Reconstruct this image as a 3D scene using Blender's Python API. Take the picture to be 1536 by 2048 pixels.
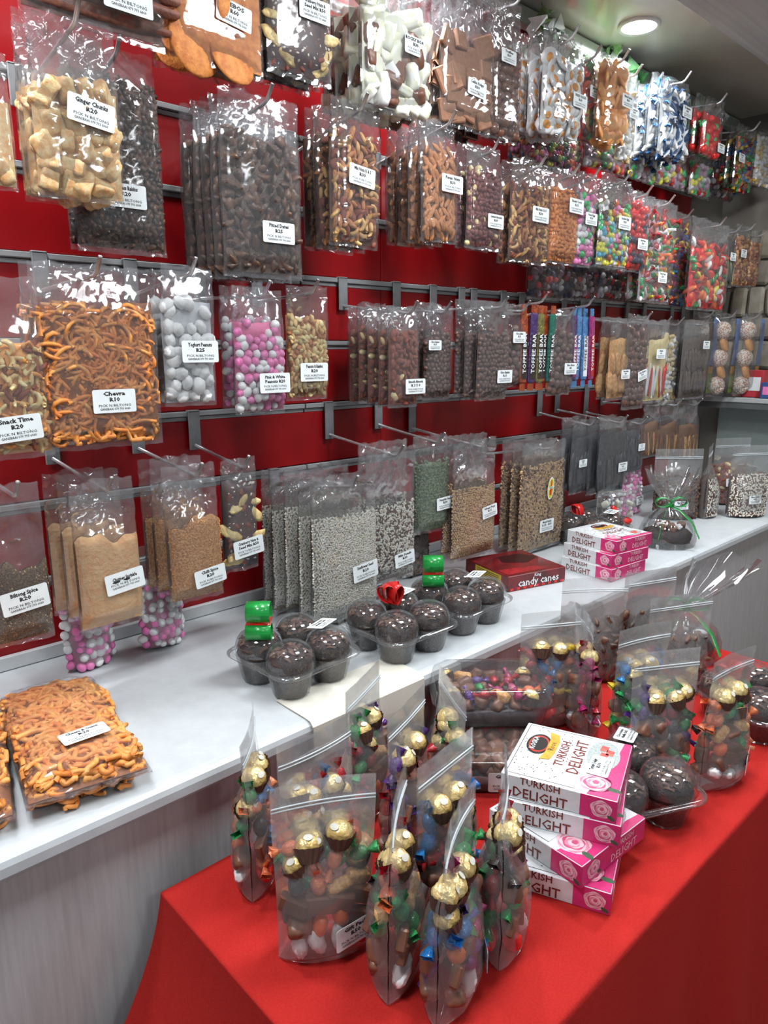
import bpy, math, random
import numpy as np
from mathutils import Vector, Matrix, Euler

for _o in list(bpy.data.objects):
    bpy.data.objects.remove(_o, do_unlink=True)
scene = bpy.context.scene
COL = scene.collection
PI = math.pi

# ------------------------------------------------------------------ camera
CAM = (0.0, -1.54, 1.50)
PITCH, YAW = math.radians(12.913), math.radians(46.695)
cam_data = bpy.data.cameras.new('camera')
cam_data.sensor_fit = 'VERTICAL'
cam_data.sensor_height = 36.0
cam_data.lens = 36.0 * 1435.0 / 2048.0
cam_data.clip_start = 0.02
cam = bpy.data.objects.new('camera', cam_data)
COL.objects.link(cam)
_fh = Vector((math.cos(YAW), math.sin(YAW), 0)); _r = Vector((math.sin(YAW), -math.cos(YAW), 0)); _u0 = Vector((0, 0, 1))
_F = _fh * math.cos(PITCH) - _u0 * math.sin(PITCH); _U = _fh * math.sin(PITCH) + _u0 * math.cos(PITCH)
_m = Matrix((( _r.x, _U.x, -_F.x, CAM[0]), (_r.y, _U.y, -_F.y, CAM[1]), (_r.z, _U.z, -_F.z, CAM[2]), (0, 0, 0, 1)))
cam.matrix_world = _m
scene.camera = cam

# ------------------------------------------------------------------ world, exposure
world = bpy.data.worlds.new('world'); scene.world = world
world.use_nodes = True
world.node_tree.nodes['Background'].inputs[0].default_value = (0.86, 0.93, 1.0, 1)
world.node_tree.nodes['Background'].inputs[1].default_value = 0.22
scene.view_settings.view_transform = 'Standard'
scene.view_settings.look = 'None'
scene.view_settings.exposure = 0.06
scene.view_settings.gamma = 1.0
scene.view_settings.use_curve_mapping = False
scene.cycles.transparent_max_bounces = 18
scene.cycles.max_bounces = 4
scene.cycles.diffuse_bounces = 2
scene.cycles.glossy_bounces = 2
scene.cycles.adaptive_threshold = 0.12
scene.cycles.use_light_tree = False
scene.cycles.caustics_reflective = False
scene.cycles.caustics_refractive = False
scene.cycles.sample_clamp_indirect = 6.0

# soffit downlights run in a row above the hooks, unseen added panels give fill and glints
SOFFIT_LAMPS = [(0.20, -0.22), (1.30, -0.22), (2.40, -0.20)]
FILL_PANELS = [(-0.15, -1.02), (1.2, -1.02), (2.6, -1.02), (0.5, -2.8), (1.9, -2.8)]
SOFFIT_W, FILL_W = 12.0, [17.0, 17.0, 17.0, 11.0, 11.0]
Z_SOFFIT, Z_SHOP = 2.52, 2.44
def area_lamp(x, y, z, watts, size, shape='DISK'):
    l = bpy.data.lights.new('downlight', 'AREA'); l.shape = shape; l.size = size; l.energy = watts; l.color = (0.93, 0.97, 1.0)
    o = bpy.data.objects.new('downlight', l); o.location = (x, y, z); COL.objects.link(o)
    return o
for (x, y) in SOFFIT_LAMPS: area_lamp(x, y, Z_SOFFIT - 0.03, SOFFIT_W, 0.13)
for (x, y), wt_ in zip(FILL_PANELS, FILL_W): area_lamp(x, y, Z_SHOP - 0.03, wt_, 0.40, 'SQUARE')

# ------------------------------------------------------------------ materials
MATS = {}
def nt(name):
    m = bpy.data.materials.new(name); m.use_nodes = True
    t = m.node_tree; t.nodes.clear()
    out = t.nodes.new('ShaderNodeOutputMaterial')
    return m, t, out
def N(t, typ, **kw):
    n = t.nodes.new(typ)
    for k, v in kw.items():
        if k.startswith('i_'):
            key = k[2:]
            n.inputs[int(key) if key.isdigit() else key.replace('_', ' ')].default_value = v
        else: setattr(n, k, v)
    return n
def c4(c): return (c[0], c[1], c[2], 1.0)
def sr(r, g, b):
    f = lambda v: (v / 255 / 12.92) if v / 255 <= 0.04045 else ((v / 255 + 0.055) / 1.055) ** 2.4
    return (f(r), f(g), f(b))
def pm(name, c1, c2=None, scale=60.0, rough=0.5, bump=0.0, metal=0.0, bscale=None, spec=0.5, sss=0.0, stretch=None, lo=0.35, hi=0.65, coat=0.0, bdist=0.002):
    """procedural surface: two tones mixed by noise, with an optional noise relief"""
    if name in MATS: return MATS[name]
    m, t, out = nt(name)
    p = N(t, 'ShaderNodeBsdfPrincipled')
    p.inputs['Roughness'].default_value = rough; p.inputs['Metallic'].default_value = metal
    p.inputs['Specular IOR Level'].default_value = spec
    if sss: 
        p.inputs['Subsurface Weight'].default_value = sss; p.inputs['Subsurface Radius'].default_value = (0.01, 0.006, 0.004)
    if coat: p.inputs['Coat Weight'].default_value = coat
    tc = N(t, 'ShaderNodeTexCoord'); src = tc.outputs['Object']
    if stretch:
        mp = N(t, 'ShaderNodeMapping'); mp.inputs['Scale'].default_value = stretch
        t.links.new(src, mp.inputs[0]); src = mp.outputs[0]
    c2 = c2 or tuple(min(1, v * 0.8) for v in c1)
    no = N(t, 'ShaderNodeTexNoise', i_Scale=scale, i_Detail=4.0); t.links.new(src, no.inputs['Vector'])
    cr = N(t, 'ShaderNodeValToRGB'); cr.color_ramp.elements[0].position = lo; cr.color_ramp.elements[1].position = hi
    cr.color_ramp.elements[0].color = c4(c1); cr.color_ramp.elements[1].color = c4(c2)
    t.links.new(no.outputs['Fac'], cr.inputs[0]); t.links.new(cr.outputs[0], p.inputs['Base Color'])
    if bump:
        nb = N(t, 'ShaderNodeTexNoise', i_Scale=bscale or scale * 2, i_Detail=3.0); t.links.new(src, nb.inputs['Vector'])
        b = N(t, 'ShaderNodeBump', i_Strength=bump, i_Distance=bdist); t.links.new(nb.outputs['Fac'], b.inputs['Height'])
        t.links.new(b.outputs[0], p.inputs['Normal'])
    t.links.new(p.outputs[0], out.inputs[0])
    MATS[name] = m; return m
def film(name, haze=0.08, gloss=0.03, rough=0.10, fmul=0.5, tint=(0.985, 0.99, 0.992), hazecol=(0.92, 0.96, 1.0)):
    """thin clear film: see-through, unevenly milky, with a glossy surface"""
    if name in MATS: return MATS[name]
    m, t, out = nt(name)
    tr = N(t, 'ShaderNodeBsdfTransparent', i_Color=c4(tint))
    df = N(t, 'ShaderNodeBsdfTranslucent', i_Color=c4(hazecol)); d2 = N(t, 'ShaderNodeBsdfDiffuse', i_Color=c4(hazecol))
    dm = N(t, 'ShaderNodeMixShader', i_Fac=0.5); t.links.new(df.outputs[0], dm.inputs[1]); t.links.new(d2.outputs[0], dm.inputs[2])
    m1 = N(t, 'ShaderNodeMixShader', i_Fac=haze); t.links.new(tr.outputs[0], m1.inputs[1]); t.links.new(dm.outputs[0], m1.inputs[2])
    gl = N(t, 'ShaderNodeBsdfGlossy', i_Roughness=rough)
    fr = N(t, 'ShaderNodeFresnel', i_IOR=1.45)
    fa = N(t, 'ShaderNodeMath', operation='MULTIPLY_ADD', use_clamp=True, i_1=fmul, i_2=gloss); t.links.new(fr.outputs[0], fa.inputs[0])
    m2 = N(t, 'ShaderNodeMixShader'); t.links.new(fa.outputs[0], m2.inputs[0]); t.links.new(m1.outputs[0], m2.inputs[1]); t.links.new(gl.outputs[0], m2.inputs[2])
    t.links.new(m2.outputs[0], out.inputs[0])
    MATS[name] = m; return m
def emis(name, col, s):
    if name in MATS: return MATS[name]
    m, t, out = nt(name); e = N(t, 'ShaderNodeEmission', i_Color=c4(col), i_Strength=s); t.links.new(e.outputs[0], out.inputs[0]); m.cycles.emission_sampling = 'NONE'
    MATS[name] = m; return m

FILM = film('clear_film', haze=0.10, gloss=0.04, rough=0.09)
FILM2 = film('crisp_film', haze=0.085, gloss=0.07, rough=0.08)
ZIP = film('milky_pouch_film', haze=0.19, gloss=0.04, rough=0.14, hazecol=(0.93, 0.95, 0.96))
CELLO = film('cellophane', haze=0.05, gloss=0.08, rough=0.06)
TUB = film('clear_moulded_plastic', haze=0.06, gloss=0.09, rough=0.06)
WHITE_LABEL = pm('label_paper', sr(238, 243, 244), sr(230, 237, 239), 40, 0.6)
INK = pm('label_ink', (0.012, 0.012, 0.012), (0.03, 0.03, 0.03), 200, 0.6)
CHROME = pm('hook_chrome', (0.72, 0.73, 0.74), (0.58, 0.59, 0.60), 30, 0.25, metal=0.7)
ALU = pm('rail_aluminium', sr(178, 180, 181), sr(150, 152, 154), 8, 0.42, metal=0.3, stretch=(0.3, 4, 40))
STEEL = pm('bracket_steel', sr(160, 162, 164), sr(134, 136, 138), 25, 0.4, metal=0.3)

# ------------------------------------------------------------------ mesh helpers
class MB:
    def __init__(s): s.v = []; s.f = []; s.m = []; s.n = 0
    def add(s, v, f, mi=0, M=None):
        v = np.asarray(v, dtype=float).reshape(-1, 3)
        if M is not None:
            A = np.array(M); v = v @ A[:3, :3].T + A[:3, 3]
        s.v.append(v); n = s.n
        s.f.extend([tuple(i + n for i in q) for q in f])
        if isinstance(mi, int): s.m.extend([mi] * len(f))
        else: s.m.extend(mi)
        s.n += len(v); return s
    def mesh(s, name, mats, smooth=True):
        me = bpy.data.meshes.new(name)
        me.from_pydata(np.concatenate(s.v).tolist(), [], s.f)
        for m in (mats if isinstance(mats, (list, tuple)) else [mats]): me.materials.append(m)
        me.polygons.foreach_set('material_index', s.m)
        me.polygons.foreach_set('use_smooth', [smooth] * len(s.f))
        me.update(); return me
    def obj(s, name, mats, parent=None, smooth=True, loc=(0, 0, 0)):
        return link(name, s.mesh(name, mats, smooth), parent, loc)
def link(name, me, parent=None, loc=(0, 0, 0), rot=(0, 0, 0), scale=None):
    o = bpy.data.objects.new(name, me); COL.objects.link(o)
    o.parent = parent; o.location = loc; o.rotation_euler = rot
    if scale is not None: o.scale = scale if hasattr(scale, '__len__') else (scale,) * 3
    return o
def tag(o, label, cat, group=None, kind=None):
    o['label'] = label; o['category'] = cat
    if group: o['group'] = group
    if kind: o['kind'] = kind
    return o
def thing(name, label, cat, loc=(0, 0, 0), rotz=0.0, group=None, rot=None):
    o = bpy.data.objects.new(name, None); COL.objects.link(o); o.empty_display_size = 0.02
    o.location = loc; o.rotation_euler = rot or (0, 0, rotz)
    return tag(o, label, cat, group)
def TM(p=(0, 0, 0), r=(0, 0, 0), s=(1, 1, 1)):
    return Matrix.LocRotScale(Vector(p), Euler(r), Vector(s if hasattr(s, '__len__') else (s, s, s)))
def cbox(sx, sy, sz, b=0.0, c=(0, 0, 0)):
    """box with chamfered edges, centred on c"""
    hx, hy, hz = sx / 2, sy / 2, sz / 2
    if b <= 0:
        v = [(x, y, z) for x in (-hx, hx) for y in (-hy, hy) for z in (-hz, hz)]
        f = [(0, 1, 3, 2), (4, 6, 7, 5), (0, 4, 5, 1), (2, 3, 7, 6), (0, 2, 6, 4), (1, 5, 7, 3)]
    else:
        b = min(b, hx * .95, hy * .95, hz * .95); v = []; idx = {}
        for sxn in (-1, 1):
            for syn in (-1, 1):
                for szn in (-1, 1):
                    for a in range(3):
                        d = [b, b, b]; d[a] = 0
                        idx[(sxn, syn, szn, a)] = len(v)
                        v.append((sxn * (hx - d[0]), syn * (hy - d[1]), szn * (hz - d[2])))
        f = []
        for a in range(3):
            o1, o2 = (a + 1) % 3, (a + 2) % 3
            for s in (-1, 1):
                q = []
                for (p, w) in ((-1, -1), (1, -1), (1, 1), (-1, 1)):
                    k = [0, 0, 0]; k[a] = s; k[o1] = p; k[o2] = w; q.append(idx[(k[0], k[1], k[2], a)])
                f.append(tuple(q if s > 0 else q[::-1]))
            for p in (-1, 1):
                for w in (-1, 1):
                    k0 = [0, 0, 0]; k1 = [0, 0, 0]; k0[a] = -1; k1[a] = 1; k0[o1] = k1[o1] = p; k0[o2] = k1[o2] = w
                    q = [idx[(*k0, o1)], idx[(*k1, o1)], idx[(*k1, o2)], idx[(*k0, o2)]]
                    f.append(tuple(q if p * w > 0 else q[::-1]))
        for k in [(x, y, z) for x in (-1, 1) for y in (-1, 1) for z in (-1, 1)]:
            q = [idx[(*k, a)] for a in range(3)]
            f.append(tuple(q if k[0] * k[1] * k[2] > 0 else q[::-1]))
    v = np.array(v) + np.array(c); return v, f
def _ico(sub):
    g = (1 + 5 ** .5) / 2
    v = [(-1, g, 0), (1, g, 0), (-1, -g, 0), (1, -g, 0), (0, -1, g), (0, 1, g), (0, -1, -g), (0, 1, -g), (g, 0, -1), (g, 0, 1), (-g, 0, -1), (-g, 0, 1)]
    v = [np.array(p) / np.linalg.norm(p) for p in v]
    f = [(0, 11, 5), (0, 5, 1), (0, 1, 7), (0, 7, 10), (0, 10, 11), (1, 5, 9), (5, 11, 4), (11, 10, 2), (10, 7, 6), (7, 1, 8), (3, 9, 4), (3, 4, 2), (3, 2, 6), (3, 6, 8), (3, 8, 9), (4, 9, 5), (2, 4, 11), (6, 2, 10), (8, 6, 7), (9, 8, 1)]
    for _ in range(sub):
        cache = {}; nf = []
        def mid(a, b):
            k = (min(a, b), max(a, b))
            if k not in cache:
                p = v[a] + v[b]; v.append(p / np.linalg.norm(p)); cache[k] = len(v) - 1
            return cache[k]
        for (a, b, c) in f:
            x, y, z = mid(a, b), mid(b, c), mid(c, a); nf += [(a, x, z), (b, y, x), (c, z, y), (x, y, z)]
        f = nf
    return np.array(v), f
ICO = [_ico(0), _ico(1), _ico(2), _ico(3)]
OCT = (np.array([(1, 0, 0), (-1, 0, 0), (0, 1, 0), (0, -1, 0), (0, 0, 1), (0, 0, -1)], float), [(0, 2, 4), (2, 1, 4), (1, 3, 4), (3, 0, 4), (2, 0, 5), (1, 2, 5), (3, 1, 5), (0, 3, 5)])
def blob(sx, sy, sz, sub=1, jit=0.0, seed=0, bend=0.0):
    v, f = ICO[sub]; v = v.copy(); rg = np.random.RandomState(seed)
    if jit: v *= (1 + rg.uniform(-jit, jit, (len(v), 1)))
    v = v * np.array([sx, sy, sz])
    if bend: v[:, 2] += bend * (v[:, 0] / sx) ** 2 - bend * .4
    return v, f
def tube(pts, rad, n=8, cap=True, taper=None):
    P = np.array(pts, float); v = []; f = []
    m = len(P); up = np.array([0.13, 0.31, 0.94])
    for i in range(m):
        d = P[min(i + 1, m - 1)] - P[max(i - 1, 0)]; d /= (np.linalg.norm(d) + 1e-12)
        a = np.cross(d, up); a /= (np.linalg.norm(a) + 1e-9); b = np.cross(d, a); b /= np.linalg.norm(b)
        r = rad if taper is None else rad * taper[i]
        for k in range(n):
            t = 2 * PI * k / n; v.append(P[i] + r * (a * math.cos(t) + b * math.sin(t)))
    for i in range(m - 1):
        for k in range(n):
            k2 = (k + 1) % n; f.append((i * n + k, i * n + k2, (i + 1) * n + k2, (i + 1) * n + k))
    if cap: f.append(tuple(range(n))); f.append(tuple(range(m * n - 1, m * n - n - 1, -1)))
    return np.array(v), f
def lathe(prof, n=24, flute=0.0, nf=0):
    v = []; f = []
    for i, (r, z) in enumerate(prof):
        for k in range(n):
            t = 2 * PI * k / n
            rr = r * (1 + (flute * (1 if k % 2 else -1) if flute and nf and 0 < i < nf else 0))
            v.append((rr * math.cos(t), rr * math.sin(t), z))
    for i in range(len(prof) - 1):
        for k in range(n):
            k2 = (k + 1) % n; f.append((i * n + k, i * n + k2, (i + 1) * n + k2, (i + 1) * n + k))
    return np.array(v), f
def gridf(nu, nv, fn):
    v = [fn(i / (nu - 1), j / (nv - 1)) for j in range(nv) for i in range(nu)]
    f = [(j * nu + i, j * nu + i + 1, (j + 1) * nu + i + 1, (j + 1) * nu + i) for j in range(nv - 1) for i in range(nu - 1)]
    return np.array(v, float), f
def rrect(w, h, r, n=5):
    """outline of a rounded rectangle, counter-clockwise, in xy"""
    p = []
    for (cx, cy, a0) in ((w / 2 - r, h / 2 - r, 0), (-w / 2 + r, h / 2 - r, 90), (-w / 2 + r, -h / 2 + r, 180), (w / 2 - r, -h / 2 + r, 270)):
        for k in range(n + 1):
            a = math.radians(a0 + 90 * k / n); p.append((cx + r * math.cos(a), cy + r * math.sin(a)))
    return p
def prism(poly, z0, z1):
    n = len(poly); v = [(x, y, z0) for x, y in poly] + [(x, y, z1) for x, y in poly]
    f = [tuple(range(n))[::-1], tuple(range(n, 2 * n))] + [(i, (i + 1) % n, n + (i + 1) % n, n + i) for i in range(n)]
    return np.array(v, float), f
def loft(rings, cap0=False, cap1=False):
    n = len(rings[0]); v = np.concatenate([np.array(r, float) for r in rings]); f = []
    for i in range(len(rings) - 1):
        for k in range(n):
            k2 = (k + 1) % n; f.append((i * n + k, i * n + k2, (i + 1) * n + k2, (i + 1) * n + k))
    if cap0: f.append(tuple(range(n))[::-1])
    if cap1: f.append(tuple(range((len(rings) - 1) * n, len(rings) * n)))
    return v, f
def sst(a, b, x):
    t = min(1, max(0, (x - a) / (b - a))); return t * t * (3 - 2 * t)

# ------------------------------------------------------------------ lettering
_TXT = {}
def text_mesh(lines, mat, spacing=1.0):
    """flat lettering in the xy plane, centred; lines = [(string, size, weight, x-stretch, extra gap)]"""
    key = (tuple(lines), mat.name)
    if key in _TXT: return _TXT[key]
    V = []; Fc = []; n = 0; tot = sum(l[1] * 1.05 + l[4] for l in lines); y = tot / 2
    for (s, size, wgt, xs, gap) in lines:
        y -= size * 1.05 + gap
        if not s: continue
        cu = bpy.data.curves.new('lettering', 'FONT'); cu.body = s; cu.size = size; cu.align_x = 'CENTER'; cu.resolution_u = 1
        cu.offset = wgt * size; cu.fill_mode = 'FRONT'
        ob = bpy.data.objects.new('lettering', cu)
        me = bpy.data.meshes.new_from_object(ob)
        vv = np.zeros(len(me.vertices) * 3); me.vertices.foreach_get('co', vv); vv = vv.reshape(-1, 3)
        vv[:, 0] *= xs; vv[:, 1] += y + size * 0.28
        V.append(vv); Fc += [tuple(i + n for i in p.vertices) for p in me.polygons]; n += len(vv)
        bpy.data.objects.remove(ob); bpy.data.curves.remove(cu); bpy.data.meshes.remove(me)
    me = bpy.data.meshes.new('lettering'); me.from_pydata(np.concatenate(V).tolist(), [], Fc); me.materials.append(mat)
    _TXT[key] = me; return me
_LBL = {}
SHOP1, SHOP2 = 'PICK N BILTONG', 'GANSBAAI 079 793 6060'
def label_mesh(w, h):
    k = (round(w, 4), round(h, 4))
    if k not in _LBL: _LBL[k] = MB().add(*prism(rrect(w, h, 0.0035, 3), 0, 0.0004)).mesh('label', WHITE_LABEL, False)
    return _LBL[k]
def add_label(parent, title, price, loc, rot, w=0.077, h=0.041, strike=False, shop=True):
    """paper sticker facing local +z of its own frame, with printed lines as its sub-part"""
    lb = link('label', label_mesh(w, h), parent, loc, rot)
    k = h / 0.041
    ts = [s for s in title if s]
    fit = lambda s, sz: min(1.35, (w * 0.9) / (max(1, len(s)) * sz * 0.62))
    L = []
    for s in ts: L.append((s, 0.0098 * k if len(ts) == 1 else 0.0086 * k, 0.042, fit(s, 0.0098 * k if len(ts) == 1 else 0.0086 * k), 0.0))
    if price: L.append((price, 0.0095 * k, 0.042, 1.25, 0.0))
    if strike: pass
    if shop:
        L.append((SHOP1, 0.0062 * k, 0.012, fit(SHOP1, 0.0066 * k), 0.002 * k)); L.append((SHOP2, 0.0056 * k, 0.018, fit(SHOP2, 0.0058 * k), 0.0))
    link('lettering', text_mesh(tuple(L), INK), lb, (0, 0, 0.0006))
    if strike:
        for (sx, sw) in ((-0.017, 0.015), (0.004, 0.012)):
            MB().add(*blob(sw / 2, 0.0024, 0.0002, 1, 0.15, 3)).obj('scribble', INK, lb, loc=(sx, 0.003, 0.0007))
    return lb

# ------------------------------------------------------------------ what the bags hold
def M1(n, a, b=None, **k):
    g = lambda c: tuple(min(.88, v * 1.4) for v in sr(*c))
    return pm(n, g(a), g(b) if b else None, **k)
GINGER = M1('sugared_ginger', (198, 148, 96), (222, 190, 146), scale=90, rough=0.55, bump=0.5, bscale=400, sss=0.15)
RAISIN = M1('raisin_skin', (52, 43, 40), (92, 64, 47), scale=70, rough=0.4, bump=0.8, bscale=220)
DATE = M1('date_skin', (46, 38, 37), (104, 70, 48), scale=40, rough=0.38, bump=0.8, bscale=120)
CASHEW = M1('cashew', (218, 172, 112), (198, 142, 84), scale=60, rough=0.5)
ALMOND = M1('almond_skin', (132, 66, 44), (104, 48, 34), scale=140, rough=0.5, bump=0.4, stretch=(1, 6, 6))
PECAN = M1('pecan', (152, 88, 48), (190, 132, 82), scale=120, rough=0.5, bump=0.5, stretch=(1, 6, 6))
CREAM = M1('blanched_nut', (228, 200, 150), (212, 178, 122), scale=60, rough=0.5)
BURG = M1('burgundy_coating', (84, 36, 38), (118, 58, 52), scale=70, rough=0.4, bump=0.4)
CORN = M1('roasted_corn', (206, 134, 62), (176, 98, 38), scale=80, rough=0.5, bump=0.4)
CPINK = M1('pink_sugar_shell', (233, 122, 172), (224, 104, 158), scale=40, rough=0.32)
CWHITE = M1('white_sugar_shell', (238, 238, 236), (226, 226, 226), scale=40, rough=0.35)
CGREY = M1('mauve_sugar_shell', (168, 146, 158), (150, 128, 142), scale=40, rough=0.35)
CGREEN = M1('green_sugar_shell', (70, 178, 108), (52, 158, 92), scale=40, rough=0.35)
CYEL = M1('yellow_sugar_shell', (232, 216, 92), (214, 196, 70), scale=40, rough=0.35)
CORA = M1('orange_sugar_shell', (226, 112, 62), (208, 94, 46), scale=40, rough=0.35)
CBLUE = M1('blue_sugar_shell', (96, 176, 206), (76, 156, 190), scale=40, rough=0.35)
CBRO = M1('brown_sugar_shell', (92, 66, 56), (74, 52, 44), scale=40, rough=0.35)
JRED = M1('red_jelly', (204, 44, 38), (176, 28, 28), scale=50, rough=0.3, sss=0.2)
JNAVY = M1('navy_jelly', (44, 50, 76), (30, 34, 56), scale=50, rough=0.35)
YOG = M1('yoghurt_coating', (236, 238, 240), (222, 225, 228), scale=80, rough=0.5, bump=0.3)
PNUT = M1('split_peanut', (226, 188, 134), (204, 158, 102), scale=80, rough=0.5)
CHOC = M1('chocolate', (86, 63, 56), (104, 78, 68), scale=40, rough=0.25, coat=0.2)
CHOCM = M1('milk_chocolate', (112, 72, 54), (92, 60, 46), scale=40, rough=0.4)
SUNF = M1('hulled_sunflower_seed', (226, 218, 202), (196, 186, 168), scale=160, rough=0.55)
DSEED = M1('dark_seed', (92, 60, 46), (70, 44, 34), scale=120, rough=0.5)
PUMP = M1('pumpkin_seed', (84, 100, 76), (112, 124, 96), scale=120, rough=0.5)
BARLEY = M1('pearled_grain', (206, 172, 132), (178, 136, 92), scale=160, rough=0.45)
OAT = M1('toasted_oats', (198, 168, 128), (158, 122, 82), scale=160, rough=0.65)
BSPICE = M1('biltong_spice', (112, 86, 58), (66, 48, 32), scale=420, rough=0.8, bump=1.0, bscale=500, lo=.4, hi=.6)
CHUT = M1('chutney_powder', (226, 170, 122), (214, 154, 106), scale=90, rough=0.85, bump=0.6, bscale=140, bdist=.006)
CHIL = M1('chilli_crumbs', (206, 152, 96), (166, 108, 58), scale=260, rough=0.85, bump=1.0, bscale=320, bdist=.006)
LIQ = M1('liquorice', (46, 46, 51), (70, 70, 74), scale=60, rough=0.35, bump=0.3)
NOOD = M1('fried_noodle', (206, 146, 80), (184, 116, 56), scale=60, rough=0.5)
NOODO = M1('cheese_noodle', (210, 136, 66), (188, 106, 46), scale=60, rough=0.5)
EGGW = M1('egg_jelly_white', (240, 236, 226), (230, 222, 208), scale=40, rough=0.4, sss=0.2)
EGGY = M1('egg_jelly_yolk', (232, 146, 58), (220, 122, 36), scale=40, rough=0.4)
PEACH = M1('peach_jelly', (226, 158, 96), (206, 128, 66), scale=40, rough=0.45, bump=0.3, sss=0.25)
DBLUE = M1('dolphin_blue', (30, 86, 138), (34, 60, 96), scale=50, rough=0.35)
DWHITE = M1('dolphin_belly', (222, 232, 230), (204, 216, 216), scale=50, rough=0.4)
WORS = M1('dried_sausage', (124, 76, 58), (84, 48, 38), scale=60, rough=0.6, bump=0.9, bscale=120)
MEBOS = M1('apricot_sweet', (204, 132, 66), (178, 102, 46), scale=70, rough=0.6, bump=0.6, bscale=240)
FUDGE = M1('fudge', (142, 102, 78), (124, 86, 64), scale=120, rough=0.7, bump=0.3)
WCHOC = M1('white_chocolate', (232, 226, 204), (218, 208, 178), scale=60, rough=0.5)
BARK = M1('dark_seed_slab', (58, 46, 50), (84, 58, 54), scale=60, rough=0.4)
BANANA = M1('banana_chip', (214, 190, 138), (184, 152, 98), scale=100, rough=0.6, bump=0.5)
BRITTLE = M1('peanut_brittle', (178, 122, 66), (206, 164, 110), scale=110, rough=0.4, bump=0.7, bscale=200)
STICKS = M1('dried_twigs', (132, 90, 56), (92, 60, 38), scale=120, rough=0.7, stretch=(8, 8, 1))
BILT = M1('dried_meat_strip', (96, 80, 70), (70, 58, 52), scale=80, rough=0.6, bump=0.5)
COCO = M1('coconut_coating', (232, 214, 200), (176, 118, 88), scale=170, rough=0.8, bump=1.0, bscale=260, lo=.45, hi=.56)
BISC = M1('biscuit', (212, 150, 88), (198, 134, 74), scale=80, rough=0.7)
def wrapcol(n, a, b): return pm('foil_' + n, sr(*a), sr(*b), scale=60, rough=0.25, metal=0.08, bump=0.9, bscale=130, coat=0.5, bdist=.004)
WRAPS = {'green': wrapcol('green', (24, 128, 66), (60, 160, 90)), 'red': wrapcol('red', (196, 34, 44), (160, 24, 36)), 'blue': wrapcol('blue', (36, 132, 196), (24, 96, 168)),
         'orange': wrapcol('orange', (226, 96, 52), (236, 138, 92)), 'purple': wrapcol('purple', (96, 48, 140), (72, 34, 112)), 'magenta': wrapcol('magenta', (186, 32, 106), (150, 22, 86)),
         'yellow': wrapcol('yellow', (226, 196, 52), (200, 164, 36)), 'black': wrapcol('black', (44, 36, 36), (70, 58, 56))}
GOLD = pm('gold_foil', sr(250, 228, 168), sr(228, 190, 116), scale=30, rough=0.3, metal=0.38, bump=1.0, bscale=75, bdist=.006)
CUP = pm('brown_paper_cup', sr(92, 66, 54), sr(72, 50, 42), scale=60, rough=0.5)
STICKER = pm('oval_sticker', sr(226, 224, 214), sr(210, 206, 192), scale=60, rough=0.4)

def chunk(s, seed, k=(1, 1, 1), sub=1, pw=5):
    """rough lump between a box and an ellipsoid"""
    v, f = ICO[sub]; v = v / (np.sum(np.abs(v) ** pw, axis=1, keepdims=True) ** (1 / pw)); rg = np.random.RandomState(seed)
    return (v * .5 * np.array([s * k[0], s * k[1], s * k[2]])) * (1 + rg.uniform(-.07, .07, (len(v), 1))), f
def cashew(s):
    p = [(s * .5 * math.cos(a), s * .5 * math.sin(a) - s * .25, 0) for a in np.linspace(.2, PI - .2, 6)]
    return tube(p, s * .19, 6, True, [.6, .95, 1, 1, .9, .55])
def dolphin(s):
    p = [(-s * .5, -s * .1, 0), (-s * .3, s * .05, 0), (0, s * .12, 0), (s * .3, 0, 0), (s * .5, -s * .2, 0)]
    v, f = tube(p, s * .17, 6, True, [.35, .9, 1, .75, .3]); mi = []
    for q in f:
        k = q[0] % 6; mi.append(0 if k in (0, 1, 5) else 1)
    a, b = tube([(s * .42, -s * .12, -s * .14), (s * .52, -s * .2, 0), (s * .42, -s * .12, s * .14)], s * .07, 4)
    v, f2 = np.concatenate([v, a]), f + [tuple(i + len(v) for i in q) for q in b]
    return v, f2, mi + [0] * len(b)
def egg(s):
    v, f = blob(s * .62, s * .5, s * .15, 1, .07, 4); y, g = blob(s * .27, s * .27, s * .13, 1)
    y = y + np.array([s * .05, 0, s * .08])
    return np.concatenate([v, y]), f + [tuple(i + len(v) for i in q) for q in g], [0] * len(f) + [1] * len(g)
def sweet(s):
    """twist-wrapped sweet: plump middle with two pleated fans"""
    v, f = blob(s * .42, s * .3, s * .3, 1, .06, 2); f = list(f)
    for sg in (-1, 1):
        n = 8; base = len(v); ring = []
        for (x, r) in ((.38, .09), (.62, .26), (.80, .34)):
            for k in range(n):
                a = 2 * PI * k / n; rr = r * (1 if k % 2 else .62)
                ring.append((sg * x * s, rr * s * math.cos(a), rr * s * math.sin(a) * .55))
        v = np.concatenate([v, np.array(ring)])
        for i in range(2):
            for k in range(n):
                k2 = (k + 1) % n; f.append((base + i * n + k, base + i * n + k2, base + (i + 1) * n + k2, base + (i + 1) * n + k))
    return v, f
_b1 = lambda a, b, c, j=.05, s=0, sub=1: blob(a / 2, b / 2, c / 2, sub, j, s)
NUT_SHADE = M1('nut_gap_shade', (92, 58, 36), (68, 42, 28), scale=90, rough=.7)  # core tone darkened to paint the shade between nuts
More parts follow.
